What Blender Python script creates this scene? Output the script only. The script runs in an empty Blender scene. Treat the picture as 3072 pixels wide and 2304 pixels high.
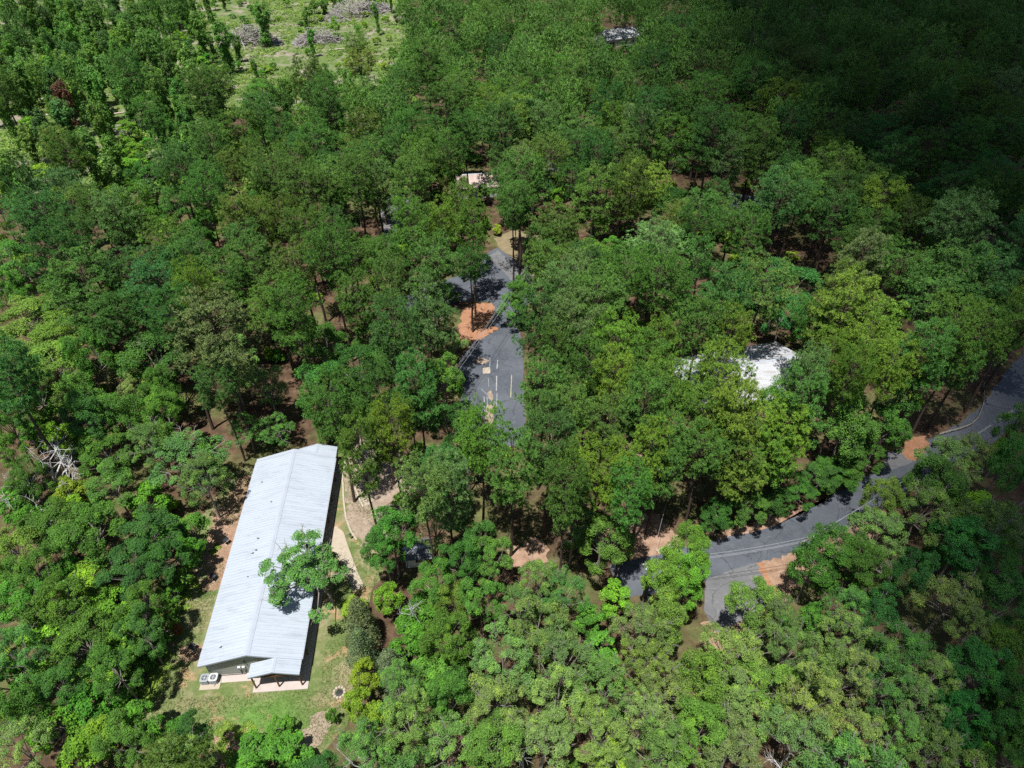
import bpy, bmesh, math, random
import numpy as np
from mathutils import Vector, Matrix
random.seed(7)
RNG = np.random.default_rng(11)
scene = bpy.context.scene
COL = scene.collection
R_ = math.radians

# ------------------------------------------------------------------ camera, sky, sun, exposure
CAM_H, PITCH, FPX = 78.0, 40.5, 2049.0          # metres above the ground, degrees below the horizon, focal length in 3072-wide pixels
cam_d = bpy.data.cameras.new('camera'); cam = bpy.data.objects.new('camera', cam_d); COL.objects.link(cam)
cam.location = (0, 0, CAM_H); cam.rotation_euler = (R_(90 - PITCH), 0, 0)
cam_d.sensor_width = 36.0; cam_d.lens = 36.0 * FPX / 3072.0
cam_d.clip_start = 0.5; cam_d.clip_end = 9000
scene.camera = cam

SUN = Vector((-0.15, -0.25, 1.0)).normalized()   # towards the sun
SUN_EL = math.asin(SUN.z); SUN_AZ = math.atan2(SUN.x, SUN.y)
world = bpy.data.worlds.new('World'); scene.world = world; world.use_nodes = True
wn = world.node_tree; bg = wn.nodes['Background']
sky = wn.nodes.new('ShaderNodeTexSky'); sky.sky_type = 'NISHITA'; sky.sun_disc = False
sky.sun_elevation = SUN_EL; sky.sun_rotation = SUN_AZ
wn.links.new(sky.outputs[0], bg.inputs[0]); bg.inputs[1].default_value = 0.058
sd = bpy.data.lights.new('sun', 'SUN'); sd.energy = 5.0; sd.angle = R_(0.53); sd.color = (1.0, 0.98, 0.945)
sun = bpy.data.objects.new('sun', sd); COL.objects.link(sun)
sun.rotation_euler = SUN.to_track_quat('Z', 'Y').to_euler(); sun.location = (0, -60, 200)
vs = scene.view_settings; vs.view_transform = 'Standard'; vs.look = 'None'; vs.exposure = 0.6; vs.gamma = 1.0; vs.use_curve_mapping = False
cy = scene.cycles; cy.max_bounces = 5; cy.diffuse_bounces = 2; cy.glossy_bounces = 2; cy.transmission_bounces = 3; cy.transparent_max_bounces = 4
cy.use_denoising = False; cy.caustics_reflective = False; cy.caustics_refractive = False
scene.render.filter_size = 1.3

# ------------------------------------------------------------------ photo pixels (3072 x 2304) <-> the place
_s, _c = math.sin(R_(PITCH)), math.cos(R_(PITCH))
def at(x, y, h=0.0):
    u = (x - 1536) / FPX; v = (y - 1152) / FPX; z = (CAM_H - h) / (_s + v * _c)
    return np.array([u * z, z * (_c - v * _s), h])
def proj(X, Y, Z):
    d = CAM_H - Z; z = Y * _c + d * _s
    return 1536 + FPX * X / z, 1152 + FPX * (d * _c - Y * _s) / z, z
def inside(x, y, poly):
    r = False; n = len(poly); j = n - 1
    for i in range(n):
        xi, yi = poly[i]; xj, yj = poly[j]
        if (yi > y) != (yj > y) and x < (xj - xi) * (y - yi) / (yj - yi) + xi: r = not r
        j = i
    return r

# ------------------------------------------------------------------ materials
def new_mat(name):
    m = bpy.data.materials.new(name); m.use_nodes = True; nt = m.node_tree; nt.nodes.clear()
    out = nt.nodes.new('ShaderNodeOutputMaterial'); return m, nt, out
def N(nt, t, **kw):
    n = nt.nodes.new(t)
    for k, v in kw.items():
        if k == 'ins':
            for a, b in v.items(): n.inputs[a].default_value = b
        else: setattr(n, k, v)
    return n
def L(nt, a, b): nt.links.new(a, b)
def noise(nt, vec, scale, detail=4, rough=0.55, dist=0.0):
    n = N(nt, 'ShaderNodeTexNoise', ins={'Scale': scale, 'Detail': detail, 'Roughness': rough, 'Distortion': dist}); L(nt, vec, n.inputs['Vector']); return n.outputs[0]
def ramp(nt, fac, stops, interp='LINEAR'):
    n = N(nt, 'ShaderNodeValToRGB'); cr = n.color_ramp; cr.interpolation = interp
    while len(cr.elements) < len(stops): cr.elements.new(0.5)
    for e, (p, c) in zip(cr.elements, stops): e.position = p; e.color = (c[0], c[1], c[2], 1) if not isinstance(c, (int, float)) else (c, c, c, 1)
    L(nt, fac, n.inputs[0]); return n.outputs[0]
def mixc(nt, fac, a, b, mode='MIX'):
    n = N(nt, 'ShaderNodeMix', data_type='RGBA', blend_type=mode)
    for s, v in ((n.inputs[0], fac), (n.inputs[6], a), (n.inputs[7], b)):
        if isinstance(v, (int, float)): s.default_value = v
        elif isinstance(v, tuple): s.default_value = (*v, 1)
        else: L(nt, v, s)
    return n.outputs[2]
def pos(nt): return N(nt, 'ShaderNodeNewGeometry').outputs['Position']
def bump(nt, h, strength=0.4, dist=0.05):
    b = N(nt, 'ShaderNodeBump', ins={'Strength': strength, 'Distance': dist}); L(nt, h, b.inputs['Height']); return b.outputs[0]
def principled(nt, out, col, rough=0.8, metallic=0.0, normal=None, spec=0.3):
    p = N(nt, 'ShaderNodeBsdfPrincipled'); p.inputs['Roughness'].default_value = rough; p.inputs['Metallic'].default_value = metallic
    p.inputs['Specular IOR Level'].default_value = spec
    if isinstance(col, tuple): p.inputs['Base Color'].default_value = (*col, 1)
    else: L(nt, col, p.inputs['Base Color'])
    if normal is not None: L(nt, normal, p.inputs['Normal'])
    L(nt, p.outputs[0], out.inputs[0]); return p
def plain(name, col, rough=0.7, metallic=0.0, var=0.25, scale=3.0, spec=0.3):
    m, nt, out = new_mat(name); P = pos(nt)
    f = noise(nt, P, scale, 4)
    c = mixc(nt, f, tuple(x * (1 - var) for x in col), tuple(min(1, x * (1 + var)) for x in col))
    principled(nt, out, c, rough, metallic, bump(nt, noise(nt, P, scale * 9, 3), 0.15, 0.02), spec); return m

def foliage(name, trans=0.3, rough=0.55, spec=0.25, var=(0.62, 1.38), warm=(1.16, 1.10, 0.66)):
    m, nt, out = new_mat(name)
    oi = N(nt, 'ShaderNodeObjectInfo'); at_ = N(nt, 'ShaderNodeAttribute', attribute_name='shade')
    k = ramp(nt, at_.outputs['Fac'], [(0, var[0]), (1, var[1])])
    c = mixc(nt, 1.0, oi.outputs['Color'], k, 'MULTIPLY')
    w = ramp(nt, at_.outputs['Fac'], [(0.45, 0.0), (1, 1.0)])
    c2 = mixc(nt, 1.0, c, warm, 'MULTIPLY'); c = mixc(nt, w, c, c2)
    p = N(nt, 'ShaderNodeBsdfPrincipled', ins={'Roughness': rough, 'Specular IOR Level': spec}); L(nt, c, p.inputs['Base Color'])
    t = N(nt, 'ShaderNodeBsdfTranslucent'); L(nt, mixc(nt, 1.0, c, (1.15, 1.25, 0.6), 'MULTIPLY'), t.inputs[0])
    ms = N(nt, 'ShaderNodeMixShader'); ms.inputs[0].default_value = trans
    L(nt, p.outputs[0], ms.inputs[1]); L(nt, t.outputs[0], ms.inputs[2]); L(nt, ms.outputs[0], out.inputs[0]); return m
M = {}
M['needles'] = foliage('needles', 0.18, 0.6, 0.06)
M['leaves'] = foliage('leaves', 0.25, 0.55, 0.10)
M['pine_bark'] = plain('pine_bark', (0.075, 0.052, 0.040), 0.9, var=0.4, scale=6)
M['grey_bark'] = plain('grey_bark', (0.21, 0.19, 0.16), 0.9, var=0.35, scale=5)
M['dead_wood'] = plain('dead_wood', (0.46, 0.45, 0.44), 0.85, var=0.25, scale=4)
M['slash'] = plain('slash', (0.30, 0.275, 0.26), 0.9, var=0.45, scale=2.5)

def ground_mat():
    m, nt, out = new_mat('forest_floor'); P = pos(nt)
    n1 = noise(nt, P, 0.055, 5, 0.6); n2 = noise(nt, P, 0.6, 5, 0.65); n3 = noise(nt, P, 6.0, 4, 0.7)
    straw = ramp(nt, n2, [(0.30, (0.045, 0.028, 0.017)), (0.5, (0.085, 0.054, 0.033)), (0.72, (0.16, 0.105, 0.068))])
    clay = ramp(nt, n2, [(0.3, (0.25, 0.10, 0.045)), (0.7, (0.36, 0.165, 0.085))])
    c = mixc(nt, ramp(nt, n1, [(0.62, 0.0), (0.74, 0.7)]), straw, clay)
    gr = ramp(nt, n2, [(0.3, (0.055, 0.075, 0.022)), (0.7, (0.14, 0.15, 0.055))])
    c = mixc(nt, ramp(nt, noise(nt, P, 0.11, 4, 0.6), [(0.46, 0.0), (0.62, 0.85)]), c, gr)
    c = mixc(nt, ramp(nt, n3, [(0.35, 0.45), (0.5, 0.0)]), c, (0.05, 0.032, 0.02))
    c = mixc(nt, ramp(nt, n3, [(0.60, 0.0), (0.72, 0.6)]), c, (0.34, 0.25, 0.17))
    principled(nt, out, c, 0.95, 0, bump(nt, n3, 0.8, 0.12), 0.1); return m
M['floor'] = ground_mat()
def clearing_mat():
    m, nt, out = new_mat('cut_over_ground'); P = pos(nt)
    n1 = noise(nt, P, 0.10, 5, 0.65); n2 = noise(nt, P, 0.7, 5, 0.7); n3 = noise(nt, P, 5.0, 3, 0.7)
    g = ramp(nt, n2, [(0.28, (0.05, 0.085, 0.02)), (0.5, (0.10, 0.145, 0.042)), (0.72, (0.18, 0.215, 0.085))])
    s = ramp(nt, n2, [(0.3, (0.15, 0.115, 0.08)), (0.7, (0.34, 0.30, 0.25))])
    c = mixc(nt, ramp(nt, n1, [(0.50, 0.0), (0.60, 0.95)]), g, s)
    c = mixc(nt, ramp(nt, n3, [(0.62, 0.0), (0.72, 0.6)]), c, (0.45, 0.42, 0.36))
    principled(nt, out, c, 0.95, 0, bump(nt, n3, 0.7, 0.15), 0.1); return m
M['clearing'] = clearing_mat()
def lawn_mat():
    m, nt, out = new_mat('lawn'); P = pos(nt)
    n1 = noise(nt, P, 0.22, 5, 0.6); n2 = noise(nt, P, 1.3, 5, 0.7); n3 = noise(nt, P, 9.0, 4, 0.75)
    g = ramp(nt, n2, [(0.3, (0.075, 0.115, 0.030)), (0.55, (0.125, 0.165, 0.055)), (0.75, (0.20, 0.22, 0.095))])
    dry = ramp(nt, n2, [(0.3, (0.20, 0.165, 0.095)), (0.7, (0.33, 0.27, 0.17))])
    c = mixc(nt, ramp(nt, n1, [(0.44, 0.0), (0.64, 0.85)]), g, dry)
    # the greener patch in front of the porch
    v = N(nt, 'ShaderNodeVectorMath', operation='DISTANCE'); v.inputs[1].default_value = (-28.5, 33.6, 0)
    wob = N(nt, 'ShaderNodeVectorMath', operation='MULTIPLY'); wob.inputs[1].default_value = (0.62, 1.15, 1)
    sh = N(nt, 'ShaderNodeVectorMath', operation='SUBTRACT'); sh.inputs[1].default_value = (0, 0, 0)
    rel = N(nt, 'ShaderNodeVectorMath', operation='SUBTRACT'); rel.inputs[1].default_value = (-28.2, 33.6, 0); L(nt, P, rel.inputs[0])
    L(nt, rel.outputs[0], wob.inputs[0]); ln = N(nt, 'ShaderNodeVectorMath', operation='LENGTH'); L(nt, wob.outputs[0], ln.inputs[0])
    ad = N(nt, 'ShaderNodeMath', operation='MULTIPLY_ADD'); L(nt, n2, ad.inputs[0]); ad.inputs[1].default_value = 3.2; L(nt, ln.outputs['Value'], ad.inputs[2])
    lush = ramp(nt, n2, [(0.3, (0.065, 0.15, 0.028)), (0.7, (0.125, 0.24, 0.05))])
    dv = N(nt, 'ShaderNodeMath', operation='DIVIDE'); L(nt, ad.outputs[0], dv.inputs[0]); dv.inputs[1].default_value = 10.0
    c = mixc(nt, ramp(nt, dv.outputs[0], [(0.30, 0.95), (0.60, 0.0)]), c, lush)
    soil = ramp(nt, n2, [(0.3, (0.26, 0.15, 0.08)), (0.7, (0.42, 0.28, 0.17))])
    c = mixc(nt, ramp(nt, noise(nt, P, 0.35, 4, 0.65), [(0.55, 0.0), (0.65, 0.9)]), c, soil)
    c = mixc(nt, ramp(nt, n3, [(0.34, 0.5), (0.48, 0.0)]), c, (0.045, 0.06, 0.02))
    c = mixc(nt, ramp(nt, n3, [(0.60, 0.0), (0.72, 0.5)]), c, (0.36, 0.33, 0.20))
    principled(nt, out, c, 0.95, 0, bump(nt, n3, 0.7, 0.08), 0.1); return m
M['lawn'] = lawn_mat()
def soil_mat(name, a, b, litter=0.5):
    m, nt, out = new_mat(name); P = pos(nt)
    n2 = noise(nt, P, 0.8, 5, 0.65); n3 = noise(nt, P, 7.0, 4, 0.75)
    c = ramp(nt, n2, [(0.28, a), (0.72, b)])
    c = mixc(nt, ramp(nt, n3, [(0.34, litter), (0.5, 0.0)]), c, tuple(x * 0.35 for x in a))
    c = mixc(nt, ramp(nt, n3, [(0.6, 0.0), (0.72, litter)]), c, tuple(min(1, x * 1.35) for x in b))
    principled(nt, out, c, 0.95, 0, bump(nt, n3, 0.6, 0.06), 0.1); return m
M['clay'] = soil_mat('orange_clay', (0.25, 0.115, 0.060), (0.37, 0.205, 0.125), 0.7)
M['straw'] = soil_mat('pine_straw', (0.22, 0.13, 0.085), (0.37, 0.25, 0.175), 0.6)
M['drygrass'] = soil_mat('dry_grass', (0.15, 0.125, 0.068), (0.26, 0.205, 0.125), 0.6)
M['paleearth'] = soil_mat('pale_earth', (0.21, 0.155, 0.115), (0.36, 0.285, 0.22), 0.7)
def asphalt_mat(name, a, b):
    m, nt, out = new_mat(name); P = pos(nt)
    n1 = noise(nt, P, 0.18, 5, 0.6); n2 = noise(nt, P, 1.6, 5, 0.65); n3 = noise(nt, P, 30.0, 2, 0.6)
    c = ramp(nt, n1, [(0.32, a), (0.68, b)])
    c = mixc(nt, ramp(nt, n2, [(0.55, 0.0), (0.75, 0.45)]), c, tuple(x * 1.7 for x in b))
    c = mixc(nt, ramp(nt, n2, [(0.25, 0.5), (0.42, 0.0)]), c, tuple(x * 0.65 for x in a))
    vo = N(nt, 'ShaderNodeTexVoronoi', feature='DISTANCE_TO_EDGE', ins={'Scale': 0.16}); 
    dp = N(nt, 'ShaderNodeVectorMath', operation='ADD'); L(nt, P, dp.inputs[0])
    nn = N(nt, 'ShaderNodeTexNoise', ins={'Scale': 0.5, 'Detail': 4}); L(nt, P, nn.inputs['Vector'])
    sc_ = N(nt, 'ShaderNodeVectorMath', operation='SCALE'); sc_.inputs['Scale'].default_value = 3.0; L(nt, nn.outputs['Color'], sc_.inputs[0]); L(nt, sc_.outputs[0], dp.inputs[1]); L(nt, dp.outputs[0], vo.inputs['Vector'])
    c = mixc(nt, ramp(nt, vo.outputs['Distance'], [(0.006, 0.55), (0.014, 0.0)]), c, tuple(x * 0.4 for x in a))
    principled(nt, out, c, 0.78, 0, bump(nt, n3, 0.25, 0.02), 0.35); return m
M['asphalt'] = asphalt_mat('asphalt', (0.058, 0.066, 0.080), (0.092, 0.101, 0.118))
M['old_asphalt'] = asphalt_mat('old_asphalt', (0.10, 0.10, 0.105), (0.15, 0.148, 0.15))
M['concrete'] = plain('concrete', (0.36, 0.305, 0.235), 0.9, var=0.18, scale=1.4)
M['slab'] = plain('concrete_slab', (0.40, 0.345, 0.31), 0.9, var=0.18, scale=1.2)
M['paint_white'] = plain('road_paint_white', (0.27, 0.28, 0.28), 0.8, var=0.5, scale=4)
M['paint_yellow'] = plain('road_paint_yellow', (0.27, 0.27, 0.17), 0.8, var=0.5, scale=4)
def roof_mat(name, base, dirt, amount=0.5, rough=0.42):
    m, nt, out = new_mat(name); P = pos(nt)
    mp = N(nt, 'ShaderNodeMapping'); mp.inputs['Rotation'].default_value = (0, 0, R_(-4.2)); mp.inputs['Scale'].default_value = (0.16, 1.5, 1); L(nt, P, mp.inputs[0])
    s = noise(nt, mp.outputs[0], 1.0, 6, 0.7); b = noise(nt, P, 0.16, 4, 0.6)
    c = mixc(nt, ramp(nt, b, [(0.35, 0.0), (0.7, 0.35)]), base, tuple(x * 0.80 for x in base))
    c = mixc(nt, ramp(nt, s, [(0.50, 0.0), (0.72, amount)]), c, dirt)
    c = mixc(nt, ramp(nt, noise(nt, P, 2.4, 4, 0.7), [(0.66, 0.0), (0.74, 0.5)]), c, (0.30, 0.32, 0.34))
    principled(nt, out, c, rough, 0.0, None, 0.5); return m
M['roof'] = roof_mat('pale_metal_roof', (0.37, 0.41, 0.46), (0.24, 0.265, 0.30), 0.6)
M['roof_white'] = roof_mat('white_metal_roof', (0.42, 0.43, 0.45), (0.20, 0.15, 0.12), 0.75)
M['trim'] = plain('metal_trim', (0.34, 0.37, 0.42), 0.45, var=0.12, scale=1.0, spec=0.5)
M['siding'] = None
def siding_mat(name, base):
    m, nt, out = new_mat(name); P = pos(nt)
    sp = N(nt, 'ShaderNodeSeparateXYZ'); L(nt, P, sp.inputs[0])
    w = N(nt, 'ShaderNodeMath', operation='FRACT'); d = N(nt, 'ShaderNodeMath', operation='MULTIPLY'); d.inputs[1].default_value = 5.0; L(nt, sp.outputs[2], d.inputs[0]); L(nt, d.outputs[0], w.inputs[0])
    c = mixc(nt, noise(nt, P, 1.5, 4), tuple(x * 0.85 for x in base), tuple(x * 1.1 for x in base))
    principled(nt, out, c, 0.7, 0, bump(nt, w.outputs[0], 0.5, 0.03), 0.3); return m
M['siding'] = siding_mat('sage_siding', (0.33, 0.35, 0.31))
M['siding_tan'] = siding_mat('tan_siding', (0.36, 0.30, 0.23))
M['shingle'] = soil_mat('brown_shingle', (0.30, 0.22, 0.19), (0.50, 0.41, 0.37), 0.5)
M['shingle_grey'] = soil_mat('grey_shingle', (0.10, 0.11, 0.125), (0.17, 0.18, 0.20), 0.4)
M['brownwood'] = plain('stained_wood', (0.16, 0.075, 0.035), 0.8, var=0.3, scale=3)
M['polewood'] = plain('pole_wood', (0.17, 0.14, 0.115), 0.9, var=0.3, scale=3)
M['black'] = plain('black_steel', (0.022, 0.023, 0.026), 0.5, var=0.3, scale=6)
M['galv'] = plain('galvanised', (0.42, 0.44, 0.46), 0.45, 0.3, var=0.15, scale=4, spec=0.5)
M['ac'] = plain('ac_casing', (0.25, 0.27, 0.28), 0.5, var=0.12, scale=4)
M['ac_white'] = plain('ac_top_white', (0.42, 0.43, 0.42), 0.5, var=0.1, scale=4)
M['ac_dark'] = plain('ac_fan', (0.05, 0.06, 0.08), 0.5, var=0.2, scale=8)
M['wire'] = plain('line_wire', (0.34, 0.35, 0.36), 0.5, 0.2, var=0.1, scale=1)
M['glass'] = plain('window_glass', (0.02, 0.028, 0.035), 0.08, var=0.1, scale=1, spec=0.8)
M['white'] = plain('white_paint', (0.70, 0.70, 0.68), 0.6, var=0.08, scale=2)
M['timber'] = plain('landscape_timber', (0.36, 0.31, 0.24), 0.9, var=0.25, scale=2)
M['log'] = plain('cut_log', (0.42, 0.36, 0.30), 0.9, var=0.25, scale=3)
M['cloud'] = plain('cloud_white', (0.85, 0.85, 0.86), 1.0, var=0.03, scale=0.01)

# ------------------------------------------------------------------ mesh helpers
def mesh_np(name, v, f, mats, k=None, shade=None, midx=None):
    """v (n,3) float, f (m,k) int, all faces with k corners"""
    me = bpy.data.meshes.new(name); v = np.asarray(v, np.float32); f = np.asarray(f, np.int32); m, k = f.shape
    me.vertices.add(len(v)); me.vertices.foreach_set('co', v.ravel())
    me.loops.add(m * k); me.loops.foreach_set('vertex_index', f.ravel())
    me.polygons.add(m); me.polygons.foreach_set('loop_start', np.arange(0, m * k, k, dtype=np.int32))
    for x in mats: me.materials.append(x)
    if midx is not None: me.polygons.foreach_set('material_index', np.asarray(midx, np.int32))
    if shade is not None: me.attributes.new('shade', 'FLOAT', 'FACE').data.foreach_set('value', np.asarray(shade, np.float32))
    me.update(calc_edges=True); return me
def ob(name, me, parent=None, loc=None):
    o = bpy.data.objects.new(name, me); COL.objects.link(o)
    if parent is not None: o.parent = parent
    if loc is not None: o.location = loc
    return o
def tag(o, label=None, cat=None, group=None, kind=None):
    if label: o['label'] = label
    if cat: o['category'] = cat
    if group: o['group'] = group
    if kind: o['kind'] = kind
    return o
def empty(name, loc=(0, 0, 0), rz=0.0):
    o = bpy.data.objects.new(name, None); COL.objects.link(o); o.location = loc; o.rotation_euler = (0, 0, rz); o.empty_display_size = 0.3; return o
class MB:
    def __init__(s): s.v = []; s.f = []
    def add(s, v, f):
        n = len(s.v); s.v += [tuple(map(float, p)) for p in v]; s.f += [tuple(i + n for i in q) for q in f]; return s
    def box(s, x0, x1, y0, y1, z0, z1):
        return s.add([(x0,y0,z0),(x1,y0,z0),(x1,y1,z0),(x0,y1,z0),(x0,y0,z1),(x1,y0,z1),(x1,y1,z1),(x0,y1,z1)],
                     [(3,2,1,0),(4,5,6,7),(0,1,5,4),(1,2,6,5),(2,3,7,6),(3,0,4,7)])
    def tube(s, pts, rad, sides=6, cap=True):
        v, f = tube(pts, rad, sides, cap); return s.add(v, f)
    def lathe(s, prof, n=16, c=(0, 0, 0)):
        v = []; f = []
        for r, z in prof:
            for i in range(n):
                a = 2 * math.pi * i / n; v.append((c[0] + r * math.cos(a), c[1] + r * math.sin(a), c[2] + z))
        for j in range(len(prof) - 1):
            for i in range(n):
                a, b = j * n + i, j * n + (i + 1) % n; f.append((a, b, b + n, a + n))
        f.append(tuple(range(n))[::-1]); f.append(tuple(range((len(prof) - 1) * n, len(prof) * n))); return s.add(v, f)
    def mesh(s, name, mat):
        me = bpy.data.meshes.new(name); me.from_pydata(s.v, [], s.f)
        for x in (mat if isinstance(mat, list) else [mat]): me.materials.append(x)
        me.update(); return me
    def build(s, name, mat, parent=None, bevel=0.0):
        o = ob(name, s.mesh(name, mat), parent)
        if bevel: b = o.modifiers.new('bevel', 'BEVEL'); b.width = bevel; b.segments = 1
        return o
def tube(pts, rad, sides=6, cap=True):
    pts = [np.asarray(p, float) for p in pts]; n = len(pts); v = []; f = []
    if isinstance(rad, (int, float)): rad = [rad] * n
    for i, p in enumerate(pts):
        d = pts[min(i + 1, n - 1)] - pts[max(i - 1, 0)]; d = d / (np.linalg.norm(d) + 1e-9)
        a = np.cross(d, (0, 0, 1) if abs(d[2]) < 0.9 else (1, 0, 0)); a /= np.linalg.norm(a); b = np.cross(d, a)
        for k in range(sides):
            t = 2 * math.pi * k / sides; v.append(p + rad[i] * (math.cos(t) * a + math.sin(t) * b))
    for i in range(n - 1):
        for k in range(sides):
            a, b = i * sides + k, i * sides + (k + 1) % sides; f.append((a, b, b + sides, a + sides))
    if cap: f.append(tuple(range(sides))[::-1]); f.append(tuple(range((n - 1) * sides, n * sides)))
    return v, f
def unit(v): return v / (np.linalg.norm(v, axis=-1, keepdims=True) + 1e-9)
def rdirs(rng, n): return unit(rng.normal(size=(n, 3)))
def leaf_quads(c, nrm, size, rng, aspect=0.62):
    n = len(c); nrm = unit(nrm); t = unit(np.cross(nrm, rdirs(rng, n))); b = np.cross(nrm, t)
    s = np.asarray(size).reshape(-1, 1) * np.ones((n, 1))
    v = np.stack([c - t * s, c - b * s * aspect + nrm * s * 0.12, c + t * s, c + b * s * aspect + nrm * s * 0.12], 1).reshape(-1, 3)
    return v, np.arange(4 * n).reshape(n, 4)

# ------------------------------------------------------------------ tree builders: each returns (trunk mesh, crown mesh, crown radius, height)
def limbs_mesh(mb, name, mat): return mb.mesh(name, mat)
def make_pine(seed, R=4.4, Ht=24.0, base=0.52, tufts=520, blades=15, dome=0.42):
    rng = np.random.default_rng(seed); mb = MB()
    lean = rng.normal(size=2) * 0.35
    axis = lambda z: np.array([lean[0] * (z / Ht) ** 2 + 0.18 * math.sin(z * 0.35 + seed), lean[1] * (z / Ht) ** 2 + 0.18 * math.cos(z * 0.3 + seed), z])
    zs = np.linspace(-0.3, Ht * 0.985, 9); mb.tube([axis(z) for z in zs], [0.27 * (1 - 0.93 * (z / Ht)) + 0.03 for z in zs], 7)
    cb = Ht * base; ch = Ht - cb; nb = 46; cs = []; ds = []
    lob = rng.uniform(0, 6.28, 3); 
    for i in range(nb):
        t = (i + rng.uniform(0, 0.9)) / nb; z = cb + ch * (0.02 + 0.94 * t ** 0.85)
        tt = (z - cb) / ch
        prof = (0.50 + 0.50 * tt / dome) if tt < dome else math.sqrt(max(0.0, 1 - ((tt - dome) / (1.02 - dome)) ** 2.2))
        az = i * 2.399963 + rng.uniform(-0.5, 0.5)
        Rl = R * max(0.12, prof) * rng.uniform(0.72, 1.12) * (1 + 0.16 * math.sin(2 * az + lob[0]) + 0.1 * math.sin(3 * az + lob[1]))
        el = R_(-4 + 48 * tt ** 1.5) + rng.uniform(-0.1, 0.1)
        d = np.array([math.cos(az) * math.cos(el), math.sin(az) * math.cos(el), math.sin(el)])
        p0 = axis(z - Rl * math.sin(el) * 0.75); Ls = Rl / math.cos(el)
        def bp(u): return p0 + d * Ls * u + np.array([0, 0, 0.10 * Ls * u * u])
        if t < 0.9: mb.tube([bp(0), bp(0.5), bp(0.92)], [0.07 * (1 - 0.5 * t), 0.045, 0.015], 4, False)
        side = np.cross(d, (0, 0, 1.0)); side /= np.linalg.norm(side); pads = [(0.97, 0.0), (0.70, rng.choice([-1, 1]) * 0.20 * Ls), (0.78, rng.choice([-1, 1]) * 0.26 * Ls)]
        if Rl > 0.62 * R: pads += [(0.48, rng.choice([-1, 1]) * 0.2 * Ls), (0.9, rng.choice([-1, 1]) * 0.30 * Ls)]
        for (q, off) in pads[:5 if Rl > 0.3 * R else 2]:
            pc = bp(q) + side * (off + rng.normal() * 0.12); pr_ = rng.uniform(0.45, 0.85)
            for _t in range(max(5, int(round(tufts / 82)))):
                a = rng.uniform(0, 6.28); rr_ = pr_ * math.sqrt(rng.uniform()); dd_ = np.array([math.cos(a) * rr_, math.sin(a) * rr_, 0.0])
                cs.append(pc + dd_ + np.array([0, 0, 0.42 * (1 - (rr_ / pr_) ** 2) + rng.normal() * 0.07])); ds.append(unit(dd_ * 0.9 + d * 0.25 + np.array([0, 0, 0.75]) + rng.normal(size=3) * 0.2))
    cs = np.array(cs); ds = np.array(ds); n = len(cs)
    C = np.repeat(cs, blades, 0); D = np.repeat(ds, blades, 0)
    bd = unit(D * 0.75 + rdirs(rng, n * blades) * 0.95); ln = rng.uniform(0.20, 0.42, (n * blades, 1)); 
    sd_ = unit(np.cross(bd, D + np.array([0, 0, 0.6]) + rdirs(rng, n * blades) * 0.55)) * rng.uniform(0.026, 0.046, (n * blades, 1))
    B0 = C + bd * 0.04; T = C + bd * ln; v = np.stack([B0 - sd_ * 0.6, B0 + sd_ * 0.6, T + sd_ * 0.7, T - sd_ * 0.7], 1).reshape(-1, 3)
    f = np.arange(len(v)).reshape(-1, 4)
    sh = np.clip(np.repeat(rng.normal(0.48, 0.15, n), blades) + rng.normal(0, 0.15, n * blades), 0, 1)
    return mb.mesh('pine_trunk', M['pine_bark']), mesh_np('pine_crown', v, f, [M['needles']], shade=sh), R, Ht

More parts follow.
